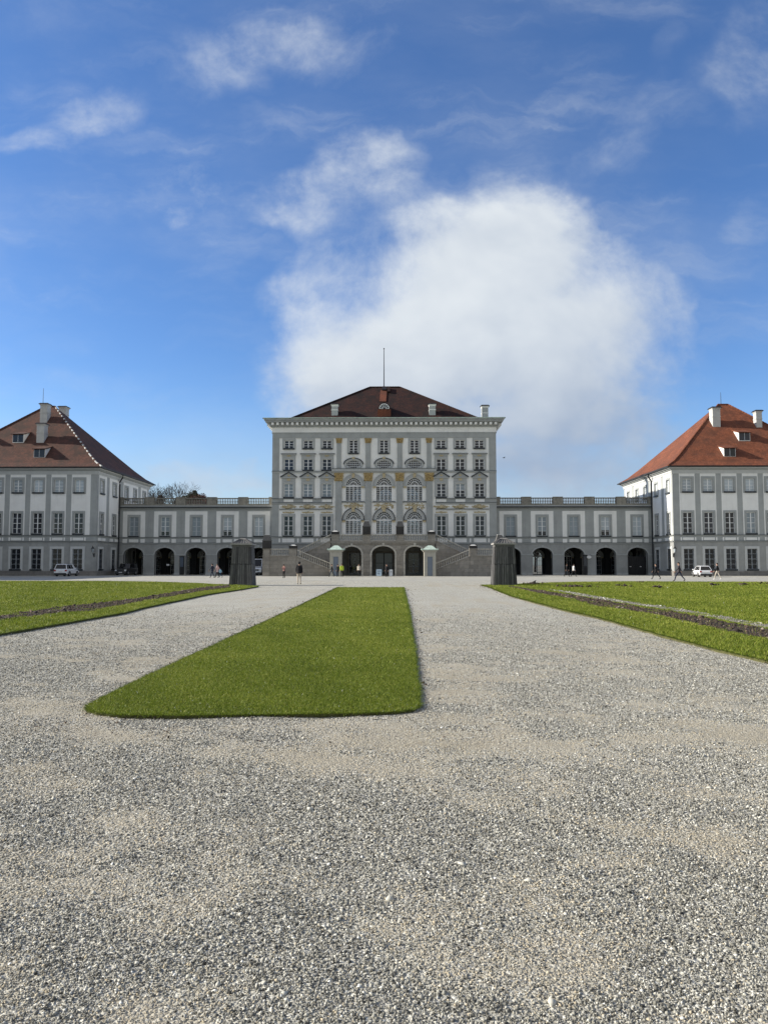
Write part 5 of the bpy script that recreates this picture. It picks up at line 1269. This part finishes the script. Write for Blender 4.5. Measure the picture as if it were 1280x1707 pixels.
# ================================================================== PEOPLE
SK = plain('skin', (.42, .26, .19), .6, .06, 8.)
cloth_cache = {}
def cl(c):
    if c not in cloth_cache: cloth_cache[c] = plain('cloth', c, .9, .2, 9.)
    return cloth_cache[c]
def person(px, py, h, label, heading, pose, top, legs, shoes=(.02, .02, .02), hair=(.02, .015, .012), coat=0., group=None, bulk=1.):
    x, y = G(px, py); k = h / 1.75
    t = thing('person', label, 'person', (x, y, 0), group, heading)
    J = dict(pel=(0, 0, .95), sp=(0, .0, 1.14), ch=(0, .01, 1.33), nk=(0, .015, 1.48), hb=(0, .03, 1.56), hd=(0, .035, 1.66), ht=(0, .03, 1.715))
    sw = {'stand': 0, 'walk': 1, 'phone': 0, 'stride': 1.35}[pose]
    for s, q in ((1, 'r'), (-1, 'l')):
        f = s * sw
        J['sh' + q] = (s * .175, 0, 1.43)
        if pose == 'phone': J['el' + q] = (s * .22, .06, 1.16); J['wr' + q] = (s * .09, .27, 1.34); J['ha' + q] = (s * .05, .30, 1.42)
        else: J['el' + q] = (s * .235, -.02 - .12 * f, 1.15); J['wr' + q] = (s * .235, .06 - .24 * f, .92); J['ha' + q] = (s * .225, .085 - .27 * f, .83)
        J['hp' + q] = (s * .09, 0, .93); J['kn' + q] = (s * .10, .03 + .17 * f, .50 + (.02 if f else 0)); J['an' + q] = (s * .105, -.02 + (.30 * f if f >= 0 else .36 * f), .085 + (.06 if f < 0 else 0)); J['to' + q] = (s * .12, .13 + (.31 * f if f >= 0 else .34 * f), .035)
    rad = dict(pel=.135, sp=.125, ch=.15, nk=.055, hb=.062, hd=.088, ht=.055)
    for q in 'rl': rad.update({'sh' + q: .075, 'el' + q: .048, 'wr' + q: .034, 'ha' + q: .03, 'hp' + q: .1, 'kn' + q: .064, 'an' + q: .045, 'to' + q: .036})
    E = [('pel', 'sp', 't'), ('sp', 'ch', 't'), ('ch', 'nk', 't'), ('nk', 'hb', 's'), ('hb', 'hd', 's'), ('hd', 'ht', 's')]
    for q in 'rl': E += [('ch', 'sh' + q, 't'), ('sh' + q, 'el' + q, 't'), ('el' + q, 'wr' + q, 't'), ('wr' + q, 'ha' + q, 's'), ('pel', 'hp' + q, 'l'), ('hp' + q, 'kn' + q, 'l'), ('kn' + q, 'an' + q, 'l'), ('an' + q, 'to' + q, 'b')]
    names = list(J); idx = {n: i for i, n in enumerate(names)}
    me = bpy.data.meshes.new('skeleton'); me.from_pydata([tuple(c * k for c in J[n]) for n in names], [(idx[a], idx[b]) for a, b, _ in E], [])
    o = bpy.data.objects.new('skeleton', me); C.objects.link(o); md = o.modifiers.new('skin', 'SKIN'); sv = me.skin_vertices[0].data
    for n in names:
        r = rad[n] * k * (bulk if n in ('ch', 'sp', 'pel', 'shr', 'shl', 'elr', 'ell') else 1.)
        flat = .72 if n in ('pel', 'sp', 'ch') else 1
        sv[idx[n]].radius = (r, r * flat); sv[idx[n]].use_root = (n == 'pel')
    sb = o.modifiers.new('sub', 'SUBSURF'); sb.levels = sb.render_levels = 2
    ev = o.evaluated_get(bpy.context.evaluated_depsgraph_get()); bm_ = bpy.data.meshes.new_from_object(ev); bpy.data.objects.remove(o); bpy.data.meshes.remove(me)
    segs = [(Vector(J[a]) * k, Vector(J[b]) * k, c) for a, b, c in E]; mi = {'t': 0, 'l': 1, 's': 2, 'b': 3}
    ids = []
    for p in bm_.polygons:
        c = p.center; best = None
        for a, b, g in segs:
            d = b - a; u = max(0, min(1, (c - a).dot(d) / d.length_squared)); q = (c - (a + d * u)).length
            if best is None or q < best[0]: best = (q, g)
        g = best[1]
        if g == 't' and c.z > 1.5 * k: g = 's'
        if g == 'l' and c.z > (.93 - coat) * k: g = 't'
        ids.append(mi[g])
    bm = bmesh.new(); bm.from_mesh(bm_)
    for f, g in zip(bm.faces, ids): f.material_index = g
    def ext(mb, g):
        o_ = [bm.verts.new(v) for v in mb.v]
        for f in mb.f:
            try: q = bm.faces.new([o_[i] for i in f]); q.material_index = g; q.smooth = True
            except ValueError: pass
    for q, s in (('r', 1), ('l', -1)):
        hpt = Vector(J['ha' + q]) * k; wv = (hpt - Vector(J['wr' + q]) * k).normalized(); sv_ = Vector((0, 1, 0)) if abs(wv.z) > .6 else Vector((1, 0, 0)); inn = Vector((-s, 0, 0))
        for i in range(4):
            b0 = hpt + sv_ * (.019 * (i - 1.5)) * k; Lf = (.07, .08, .076, .06)[i] * k; mb = MB(); mb.tube([b0 - wv * .02, b0 + wv * Lf * .5 + inn * .004, b0 + wv * Lf + inn * .02], [.0095 * k, .0085 * k, .006 * k], 5); ext(mb, 2)
        mb = MB(); b0 = hpt - wv * .05 * k + sv_ * .028 * k; mb.tube([b0, b0 + sv_ * .03 * k + wv * .025 * k, b0 + sv_ * .035 * k + wv * .055 * k], [.011 * k, .0095 * k, .007 * k], 5); ext(mb, 2)
    hd = Vector(J['hd']) * k
    mb = MB(); mb.ball(hd + Vector((0, .088, -.01)) * k, (.014 * k, .022 * k, .026 * k)); 
    for s in (-1, 1): mb.ball(hd + Vector((s * .088, .0, -.005)) * k, (.012 * k, .024 * k, .032 * k), 0, 6, 4)
    ext(mb, 2)
    mb = MB()
    for s in (-1, 1): mb.ball(hd + Vector((s * .034, .079, .015)) * k, .011 * k, 0, 6, 4)
    mb.ball(hd + Vector((0, .082, -.05)) * k, (.026 * k, .008 * k, .006 * k), 0, 6, 4); ext(mb, 3)
    bm.to_mesh(bm_); bm.free()
    for m in (cl(top), cl(legs), SK, cl(shoes)): bm_.materials.append(m)
    bm_.polygons.foreach_set('use_smooth', [True] * len(bm_.polygons)); bm_.name = 'body'
    finish(bpy.data.objects.new('body', bm_), t, (0, 0, 0))
    hb = MB(); hb.ball(hd + Vector((0, -.018, .03)) * k, (.098 * k, .1 * k, .092 * k), 0, 10, 6); hb.ball(hd + Vector((0, -.05, -.03)) * k, (.08 * k, .06 * k, .08 * k), 0, 8, 5)
    finish(bpy.data.objects.new('hair', hb.mesh('hair', cl(hair), smooth=True)), t, (0, 0, 0))
    if coat:
        cb_ = MB(); n = 12; prof = [(.15, 1.38), (.175, 1.2), (.165, 1.05), (.19, .9), (.21, .93 - coat)]
        ob = [Vector((0, 0, z)) for _, z in prof]
        for i, (r, z) in enumerate(prof):
            for j in range(n): a = 2 * math.pi * j / n; cb_.v.append((r * bulk * k * math.cos(a), r * .72 * bulk * k * math.sin(a), z * k))
        for i in range(len(prof) - 1):
            for j in range(n): cb_.f.append((i * n + j, i * n + (j + 1) % n, (i + 1) * n + (j + 1) % n, (i + 1) * n + j)); cb_.m.append(0)
        finish(bpy.data.objects.new('coat', cb_.mesh('coat', cl(top), smooth=True)), t, (0, 0, 0))
    return t
BK_, DK, NV = (.012, .012, .014), (.022, .022, .026), (.02, .025, .045)
person(498.5, 974.2, 1.86, 'man in black jacket and beige trousers walking away across the gravel, nearest of the walkers', R(-8), 'stand', BK_, (.48, .42, .34), (.03, .02, .015), BK_, .08, bulk=1.18)
person(473.3, 963.9, 1.66, 'person in black trousers and dusky pink top holding something up before the stair wall', R(150), 'phone', (.25, .13, .12), BK_)
person(553, 961.6, 1.72, 'person in dark clothes at the sunlit side of a sentry box', R(100), 'walk', DK, (.03, .035, .05))
person(563, 961.8, 1.68, 'person in dark coat between the sentry box and the yellow jacket', R(170), 'stand', (.02, .022, .03), BK_, coat=.16)
person(569.6, 961.9, 1.76, 'person in yellow high visibility jacket and dark trousers beside the sentry box', R(200), 'stand', (.50, .62, .06), BK_, coat=.06, bulk=1.12)
person(598.2, 961.2, 1.74, 'person in pale top and dark trousers before the first terrace arch', R(175), 'stand', (.55, .50, .42), DK, coat=.04)
person(644.6, 963.2, 1.74, 'person in long black coat at the middle archway next to the signs', R(160), 'stand', BK_, BK_, (.5, .5, .5), coat=.4, bulk=1.12)
person(353.8, 963.2, 1.75, 'person in dark jacket walking ahead of the pink coat near the boarded housing', R(75), 'walk', NV, NV, coat=.1)
person(362.2, 963.2, 1.74, 'person in pink coat walking with a child by the boarded housing', R(80), 'walk', (.62, .42, .38), DK, coat=.22)
person(366.8, 963.2, 1.25, 'small child in pale blue jacket walking at the pink coat side', R(80), 'stride', (.35, .55, .65), (.03, .06, .10), coat=.05)
person(944.6, 961.6, 1.78, 'person in dark clothes walking beside the white jacket in front of an archway', R(-85), 'walk', BK_, BK_)
person(956.2, 961.4, 1.72, 'person in white jacket and black trousers in front of an archway', R(-80), 'walk', (.68, .68, .66), BK_, coat=.06, bulk=1.15)
person(1093.5, 965.8, 1.74, 'person all in black striding along the wall below the downpipe', R(78), 'stride', BK_, BK_, coat=.14)
person(1132, 969.3, 1.86, 'person in dark jacket with bare hands striding past the sunlit pavilion corner', R(82), 'stride', (.045, .04, .045), NV, coat=.1, bulk=1.12)
person(1196, 966.6, 1.82, 'person in black jacket, beige trousers and white shoes behind the white hatchback', R(70), 'walk', BK_, (.42, .38, .32), (.7, .7, .7), bulk=1.2)

# ================================================================== SIGNS
def sign_board(px, py, w, h, label, c, marks, name='sign_board', legs=True):
    x, y = G(px, py); t = thing(name, label, 'sign', (x, y, 0)); fr = Fr(x, y, 0)
    m = MB()
    m.hexa([(x - w / 2, y - .02, .05), (x + w / 2, y - .02, .05), (x + w / 2, y + .02, .05), (x - w / 2, y + .02, .05), (x - w / 2, y + .18, h), (x + w / 2, y + .18, h), (x + w / 2, y + .22, h), (x - w / 2, y + .22, h)])
    m.hexa([(x - w / 2, y + .44, .05), (x + w / 2, y + .44, .05), (x + w / 2, y + .48, .05), (x - w / 2, y + .48, .05), (x - w / 2, y + .222, h), (x + w / 2, y + .222, h), (x + w / 2, y + .25, h), (x - w / 2, y + .25, h)])
    m.build('board', col('sign_board_paint', c, .5), t, t.location)
    m = MB()
    for (u0, u1, v0, v1) in marks:
        q = lambda u, v: (x - w / 2 + w * u, y - .024 + .2 * (v * h - .05) / (h - .05), v * h)
        m.hexa([q(u0, v0), q(u1, v0), tuple(np.add(q(u1, v0), (0, .012, 0))), tuple(np.add(q(u0, v0), (0, .012, 0))), q(u0, v1), q(u1, v1), tuple(np.add(q(u1, v1), (0, .012, 0))), tuple(np.add(q(u0, v1), (0, .012, 0)))])
    m.build('printed_panel', col('sign_print', tuple(v * .55 for v in c), .5), t, t.location)
sign_board(631.6, 960.7, .78, .98, 'pale blue poster stand before the middle archway', (.50, .62, .70), [(.15, .85, .66, .84), (.2, .6, .3, .52)])
sign_board(651.5, 960.8, .5, .95, 'white sign stand half hidden by the person in the long black coat', (.72, .72, .70), [(.3, .8, .55, .8)])
def info_case(px0, px1, py0, label, poster_col):
    x0, _ = P(px0, 940, 123.6); x1, _ = P(px1, 940, 123.6); zt = Z(py0, 123.6); x = (x0 + x1) / 2
    t = thing('notice_case', label, 'notice board', (x, 123.7, 0)); m = MB(); m.box(x0, x1, 123.62, 123.86, .06, zt); m.box(x0 - .05, x1 + .05, 123.58, 123.87, zt, zt + .1); m.build('case', M['black'], t, t.location)
    m = MB(); m.box(x0 + .08, x1 - .08, 123.59, 123.619, zt * .45, zt - .1); m.build('poster', col('poster_paper', poster_col, .5), t, t.location)  # the poster paper's own dark colour
info_case(299.3, 306.5, 928, 'tall black notice case between two archways near the walker in pink', (.05, .07, .10))
info_case(972.5, 979, 926, 'tall black notice case against the pier under the white oval sign', (.05, .055, .06))
x, z = P(981.7, 928.8, 123.2); t = thing('oval_sign', 'white oval sign projecting from the gallery pier above the notice case', 'sign', (x, 123.2, z))
m = MB(); m.lathe([(.05, -.04), (.34, -.035), (.36, 0), (.34, .035), (.05, .04)], n=20); o = finish(bpy.data.objects.new('panel', m.mesh('panel', M['snow'])), t, (0, 0, 0)); o.rotation_euler = (R(90), 0, 0); o.scale = (1, .72, 1)
m = MB(); m.tube([(0, .02, .26), (0, .4, .3), (0, .74, .3)], .025, 6); finish(bpy.data.objects.new('bracket', m.mesh('bracket', M['black'])), t, (0, 0, 0))
x, z = P(280, 941.7, 124.9); t = thing('door_notice', 'small white notice in the dark second archway', 'sign', (x, 124.92, 0)); m = MB(); m.box(x - .24, x + .24, 124.9, 124.93, z - .13, z + .13); m.build('panel', M['snow'], t, t.location); m = MB(); m.tube([(x, 124.95, .0), (x, 124.95, z + .13)], .025, 6); m.build('post', M['black'], t, t.location)
# dark gate with two pale plates in the archway by the sunlit pavilion
c = 40.65; t = thing('arch_gate', 'dark closed double gate with two pale plates in the last archway', 'gate', (c, 125.2, 0))
for s in (-1, 1):
    m = MB(); a, b_ = sorted((c + s * .01, c + s * 1.62)); m.box(a, b_, 125.2, 125.3, .03, 3.0)
    for i in range(6): u = a + (b_ - a) * (i + .5) / 6; m.box(u - .1, u + .1, 125.17, 125.2, .06, 2.95)
    lf = m.build('leaf', M['wooddoor'], t, t.location)
    xx, zz = P(1050.8 if s < 0 else 1067.8, 944.6, 125.15); m = MB(); m.box(xx - .14, xx + .14, 125.12, 125.169, zz - .06, zz + .06); m.build('plate', M['snow'], lf, t.location)

# ================================================================== TREES BEHIND
def bare_tree(x, y, h, seed, label, spread=1., r0=.38, trunk=.3):
    rd = random.Random(seed); t = thing('bare_tree', label, 'tree', (x, y, 0), 'leafless trees behind the gallery')
    tr, cr = MB(), MB()
    def grow(mb, p, d, L, r, lev):
        pts, q, dd = [p], Vector(p), Vector(d); n = 4; up = .0 if lev == 0 else (.10 if lev < 3 else .03)
        for i in range(n):
            dd = (dd + Vector((rd.gauss(0, .11), rd.gauss(0, .11), up + rd.gauss(0, .06)))).normalized(); q = q + dd * L / n; pts.append(q.copy())
        e = r * .72; mb.tube(pts, [r + (e - r) * i / n for i in range(n + 1)], 6 if lev < 2 else 4, cap=False)
        if lev >= 5: return
        k = 6 if lev == 0 else (3 if lev < 4 else 2)
        base = rd.uniform(0, 6.28)
        for i in range(k):
            a = base + 6.283 * i / k + rd.gauss(0, .3); tilt = rd.uniform(.35, 1.05) * spread if lev == 0 else rd.uniform(.25, .75)
            ax = dd.orthogonal().normalized(); ax = Matrix.Rotation(a, 3, dd) @ ax; nd = (Matrix.Rotation(tilt, 3, ax) @ dd); nd.z = max(nd.z, .02); nd.normalize()
            st_ = pts[-1] if i < 2 or lev == 0 else pts[rd.randint(2, 3)]
            grow(cr, tuple(st_), tuple(nd), (h * .14 if lev == 0 else L * rd.uniform(.66, .84)), max(.022, e * (.5 if lev == 0 else rd.uniform(.6, .78))), lev + 1)
    grow(tr, (x, y, -.1), (0, 0, 1), h * trunk, r0, 0)
    tr.build('trunk', M['bark'], t, t.location); cr.build('crown', M['bark'], t, t.location)
x, z = P(276, 795, 152); bare_tree(x, 152, z, 5, 'bare spreading tree rising above the gallery balustrade next to the pavilion roof', 1.05, .5, .54)
x, z = P(300.5, 800, 150); bare_tree(x, 150, z, 14, 'smaller bare tree above the balustrade beside the dark red bush', .9, .4, .58)
LEAF = {}
def leafy(x, y, h, w, seed, label, ramp):
    g = np.random.default_rng(seed); t = thing('leafy_tree', label, 'tree', (x, y, 0), 'leafy trees behind the gallery')
    m = MB(); m.tube([(x, y, -.1), (x + .1, y, h * .3), (x, y + .1, h * .6)], [.3, .24, .1], 7)
    for i in range(7): a = 6.28 * i / 7; m.tube([(x, y, h * (.3 + .04 * i)), (x + math.cos(a) * w * .25, y + math.sin(a) * w * .25, h * (.5 + .05 * i))], [.12, .04], 5)
    m.build('trunk', M['bark'], t, t.location)
    n_cl = 110; cs = []
    for i in range(n_cl):
        a = g.uniform(0, 6.28); rr = w / 2 * math.sqrt(g.random()); z = h * (.45 + .53 * g.random() ** .7 * (1 - .22 * (rr / (w / 2)) ** 2)); cs.append((x + rr * math.cos(a), y + rr * math.sin(a), z, g.uniform(.45, 1.0)))
    V, T = [], []
    for cx, cy, cz, r in cs:
        n = 210; p = g.normal(0, 1, (n, 3)); p /= np.linalg.norm(p, axis=1)[:, None]; p *= (r * g.random(n) ** .4)[:, None]; p[:, 2] *= .75; p += (cx, cy, cz)
        a, b = g.normal(0, 1, (n, 3)), g.normal(0, 1, (n, 3)); a /= np.linalg.norm(a, axis=1)[:, None]; b /= np.linalg.norm(b, axis=1)[:, None]; s = g.uniform(.09, .2, n)[:, None]
        V.append(np.stack([p - a * s, p + b * s * .6, p + a * s, p - b * s * .6], 1).reshape(-1, 3)); T.append(np.clip(g.normal(.5, .2, n) + g.normal(0, .12), 0, 1))
    V = np.concatenate(V); T = np.concatenate(T); me = mesh_np(bpy.data.meshes.new('crown'), V - np.array([x, y, 0]), np.arange(len(V)).reshape(-1, 4), 4)
    at = me.attributes.new('tint', 'FLOAT', 'FACE'); at.data.foreach_set('value', T.astype(np.float32))
    mt, tt_, b = newmat('autumn_leaves'); av = tt_.n('ShaderNodeAttribute', attribute_name='tint'); tt_.l(tt_.ramp(av.outputs['Fac'], ramp), b.inputs['Base Color']); b.inputs['Roughness'].default_value = .7
    me.materials.append(mt); finish(bpy.data.objects.new('crown', me), t, (0, 0, 0))
redr = [(0, (.035, .012, .010)), (.5, (.09, .028, .022)), (1, (.16, .05, .03))]; brr = [(0, (.03, .02, .014)), (.5, (.075, .05, .03)), (1, (.13, .085, .045))]; grr = [(0, (.015, .02, .01)), (.5, (.035, .045, .02)), (1, (.07, .08, .03))]
for px, py, D, w, lab, rp, sd in ((331, 821, 152, 5.5, 'dark red leaved bush showing just above the balustrade', redr, 3), (323, 815.5, 158, 3.6, 'dark green pointed treetop behind the red bush', grr, 4), (312, 822, 156, 4.5, 'dull green treetop between the small bare tree and the red bush', grr, 6), (257, 821.5, 160, 5.5, 'brown treetop beside the eaves of the brown roof', brr, 5), (341, 825, 150, 3.6, 'low red treetop at the end of the tree group', redr, 8)):
    x, z = P(px, py, D); leafy(x, D, z, w, sd, lab, rp)
x, z = P(252, 806, 158); bare_tree(x, 158, z, 23, 'thin bare tree half hidden by the brown roof eaves', .9, .22, .58)
# garden trees behind the palace, seen only through its arches
for i, (xx, yy, hh) in enumerate(((26, 172, 8), (34, 178, 9), (18, 180, 8.5))): leafy(xx, yy, hh, 8, 40 + i, ['dark green garden tree behind the second archway of the open gallery', 'brownish garden tree behind the sky side gallery', 'dull green garden tree behind the palace corner'][i], [grr, brr, grr][i])

# bird
x, z = P(840, 763, 100); t = thing('bird', 'small dark bird flying beside the palace cornice under the cloud', 'bird', (x, 100, z))
m = MB(); m.ball((0, 0, 0), (.15, .05, .05), 0, 8, 5); m.ball((-.16, 0, .02), .04); m.add([(-.04, .03, .01), (.06, .03, .01), (.1, .3, .1), (.02, .32, .1), (-.04, -.03, .01), (.06, -.03, .01), (.1, -.3, .1), (.02, -.32, .1), (.12, 0, 0), (.26, .05, 0), (.26, -.05, 0)], [(0, 1, 2, 3), (4, 7, 6, 5), (8, 9, 10)])
finish(bpy.data.objects.new('body', m.mesh('body', M['black'], smooth=True)), t, (0, 0, 0))

# ================================================================== SKY, SUN
EL, AZ = R(25), R(3.6)
sd = Vector((-math.cos(EL) * math.cos(AZ), math.cos(EL) * math.sin(AZ), math.sin(EL)))
sl = bpy.data.lights.new('sun', 'SUN'); sl.energy = 4.2; sl.angle = R(.55); sl.color = (1., .93, .82)
so_ = bpy.data.objects.new('sun', sl); C.objects.link(so_); so_.rotation_euler = (-sd).to_track_quat('-Z', 'Y').to_euler(); so_.location = (-60, 60, 80)
wd = bpy.data.worlds.new('World'); sc.world = wd; wd.use_nodes = True; t = NT(wd.node_tree)
bg = wd.node_tree.nodes['Background']
sky = t.n('ShaderNodeTexSky', sky_type='NISHITA', sun_disc=False, sun_elevation=EL, sun_rotation=R(-90) + AZ, altitude=500, air_density=1., dust_density=.6, ozone_density=2.2)
hs = t.n('ShaderNodeHueSaturation'); hs.inputs['Saturation'].default_value = 1.0; hs.inputs['Value'].default_value = 1.; t.l(sky.outputs[0], hs.inputs['Color'])
tc = t.n('ShaderNodeTexCoord'); sp = t.n('ShaderNodeSeparateXYZ'); t.l(tc.outputs['Generated'], sp.inputs[0])
skyb = t.mix(1., hs.outputs[0], t.mix(t.maprange(sp.outputs[2], .02, .3), (.70, .81, .93), (.485, .665, .905)), 'MULTIPLY')
yy = t.math('MAXIMUM', sp.outputs[1], .08)
cu = t.n('ShaderNodeCombineXYZ'); t.l(t.math('DIVIDE', sp.outputs[0], yy), cu.inputs[0]); t.l(t.math('DIVIDE', sp.outputs[2], yy), cu.inputs[1])
def noise(scale, detail, rough, off=0., sx=1., sy=1., dist=0.):
    mp = t.n('ShaderNodeMapping'); mp.inputs['Location'].default_value = (off, off * .7, off * 1.3); mp.inputs['Scale'].default_value = (sx, sy, 1); t.l(cu.outputs[0], mp.inputs['Vector'])
    n = t.n('ShaderNodeTexNoise', i_Scale=scale, i_Detail=detail, i_Roughness=rough, i_Distortion=dist); t.l(mp.outputs[0], n.inputs['Vector']); return n
wn = noise(7., 5., .6, 3.3); wv = t.n('ShaderNodeVectorMath', operation='SUBTRACT'); t.l(wn.outputs['Color'], wv.inputs[0]); wv.inputs[1].default_value = (.5, .5, .5)
ws = t.n('ShaderNodeVectorMath', operation='SCALE'); ws.inputs['Scale'].default_value = .10; t.l(wv.outputs[0], ws.inputs[0])
wa = t.n('ShaderNodeVectorMath', operation='ADD'); t.l(cu.outputs[0], wa.inputs[0]); t.l(ws.outputs[0], wa.inputs[1])
def blob(px, py, rx, ry, amp):
    d = ray(px, py); c = (d.x / d.y, d.z / d.y, 0)
    s = t.n('ShaderNodeVectorMath', operation='SUBTRACT'); t.l(wa.outputs[0], s.inputs[0]); s.inputs[1].default_value = c
    m = t.n('ShaderNodeVectorMath', operation='MULTIPLY'); t.l(s.outputs[0], m.inputs[0]); m.inputs[1].default_value = (1280 / rx, 1280 / ry, 0)
    l = t.n('ShaderNodeVectorMath', operation='LENGTH'); t.l(m.outputs[0], l.inputs[0])
    return t.maprange(l.outputs['Value'], .15, 1., amp, 0.)
CLOUDS = [(720, 550, 400, 250, .62), (650, 610, 270, 150, .55), (880, 500, 330, 240, .5), (980, 600, 230, 190, .48), (830, 380, 180, 140, .42), (830, 690, 400, 110, .42), (560, 650, 190, 110, .40), (490, 510, 100, 130, .30), (740, 470, 200, 130, .36),
          (610, 265, 170, 105, .42), (490, 330, 150, 70, .34), (670, 345, 130, 80, .20), (1090, 530, 140, 170, .36), (930, 400, 170, 120, .32), (540, 410, 110, 90, .24),
          (305, 318, 150, 100, .36), (190, 178, 120, 75, .30), (110, 210, 110, 60, .24), (390, 95, 230, 150, .31), (560, 55, 200, 120, .26), (40, 245, 150, 40, .28),
          (850, 230, 140, 130, .2), (1055, 190, 170, 150, .22), (1260, 110, 150, 220, .33), (1250, 380, 130, 80, .26), (980, 270, 150, 90, .14), (1110, 60, 50, 90, .14),
          (1000, 755, 330, 110, .58), (880, 810, 240, 80, .62), (380, 800, 320, 70, .48), (1180, 650, 170, 80, .16), (80, 30, 280, 110, .16), (200, 450, 300, 60, .14), (150, 640, 320, 50, .18)]
tot = None
for c in CLOUDS: b = blob(*c); tot = b if tot is None else t.math('ADD', tot, b)
n1 = noise(4.6, 12., .60, 1.2, 1., 1.2, .25); n1o = noise(4.6, 4., .55, 1.2, 1., 1.2, .25)
# the same billows a little way towards the sun: where they thin out the cloud is lit, where they thicken it is dull
mpo = t.n('ShaderNodeVectorMath', operation='ADD'); t.l(cu.outputs[0], mpo.inputs[0]); mpo.inputs[1].default_value = (-.022, .026, 0)
n1s = t.n('ShaderNodeTexNoise', i_Scale=4.6, i_Detail=4., i_Roughness=.55, i_Distortion=.25); mp2 = t.n('ShaderNodeMapping'); mp2.inputs['Location'].default_value = (1.2, .84, 1.56); mp2.inputs['Scale'].default_value = (1, 1.2, 1); t.l(mpo.outputs[0], mp2.inputs['Vector']); t.l(mp2.outputs[0], n1s.inputs['Vector'])
relief = t.math('SUBTRACT', n1o.outputs['Fac'], n1s.outputs['Fac'])
n2 = noise(15., 8., .62, 7., 1., 1.2, .3)
# streaks drawn out by the wind
mp = t.n('ShaderNodeMapping'); mp.inputs['Rotation'].default_value = (0, 0, R(-32)); mp.inputs['Scale'].default_value = (1.6, 5.5, 1); t.l(wa.outputs[0], mp.inputs['Vector'])
st = t.n('ShaderNodeTexNoise', i_Scale=2.1, i_Detail=9., i_Roughness=.6, i_Distortion=.25); t.l(mp.outputs[0], st.inputs['Vector'])
dn = t.math('ADD', t.math('MULTIPLY', t.math('SUBTRACT', n1.outputs['Fac'], .5), 1.9), t.math('ADD', t.math('MULTIPLY', t.math('SUBTRACT', n2.outputs['Fac'], .5), .55), t.math('MULTIPLY', t.math('SUBTRACT', st.outputs['Fac'], .5), .5)))
gate = t.maprange(tot, .0, .4, 0, 1)
gate = t.math('MULTIPLY', gate, t.maprange(tot, .55, 1.5, 1., .3))
dens = t.math('ADD', tot, t.math('MULTIPLY', dn, gate))
alpha = t.maprange(dens, .06, 1.12, 0., .98)
veil = noise(2.2, 6., .6, 5., 1., 2.2)
vl = t.math('MULTIPLY', t.maprange(veil.outputs['Fac'], .40, .8, 0, .22), t.maprange(sp.outputs[2], .62, .1, .35, 1.))
vl = t.math('ADD', vl, t.math('MULTIPLY', t.maprange(st.outputs['Fac'], .46, .78, 0, .26), t.maprange(veil.outputs['Fac'], .38, .6, .25, 1.)))
alpha = t.math('MAXIMUM', alpha, vl)
alpha = t.math('ADD', alpha, t.math('MULTIPLY', t.maprange(sp.outputs[2], .19, .02, 0, .44), t.math('SUBTRACT', 1., alpha)))
front = t.maprange(sp.outputs[1], .05, .3, 0, 1); alpha = t.math('MULTIPLY', alpha, front)
# the cloud's own light and shade: bright shoulder towards the sun, dull underside
sx_ = t.n('ShaderNodeSeparateXYZ'); t.l(wa.outputs[0], sx_.inputs[0])
def vv(py): d = ray(640, py); return d.z / d.y
lit = t.math('ADD', t.maprange(sx_.outputs[1], vv(760), vv(500), .12, .75), t.maprange(sx_.outputs[0], .34, -.1, -.12, .25, False))
lit = t.math('ADD', lit, t.math('MULTIPLY', relief, 1.1))
lit = t.math('ADD', lit, t.math('MULTIPLY', t.math('SUBTRACT', n2.outputs['Fac'], .5), .15), True)
ccol = t.mix(lit, (1.95, 2.38, 3.1), (4.15, 4.4, 4.6))
skyc = t.mix(alpha, skyb, ccol)
gn = t.n('ShaderNodeTexNoise', i_Scale=2.6, i_Detail=6., i_Roughness=.6); t.l(tc.outputs['Generated'], gn.inputs['Vector'])
back = t.math('MULTIPLY', t.maprange(gn.outputs['Fac'], .36, .6, 0, .9), t.maprange(sp.outputs[1], .1, -.15, 0, 1))  # unseen cloud cover behind the camera, added to brighten the shaded fronts
skyc = t.mix(back, skyc, (3.8, 3.65, 3.35))
t.l(skyc, bg.inputs[0]); bg.inputs[1].default_value = .1
sc.view_settings.view_transform = 'Standard'; sc.view_settings.look = 'None'; sc.view_settings.exposure = .95; sc.view_settings.gamma = 1.
sc.cycles.max_bounces = 6; sc.cycles.transparent_max_bounces = 10; sc.cycles.caustics_reflective = False; sc.cycles.caustics_refractive = False
sc.cycles.use_denoising = True
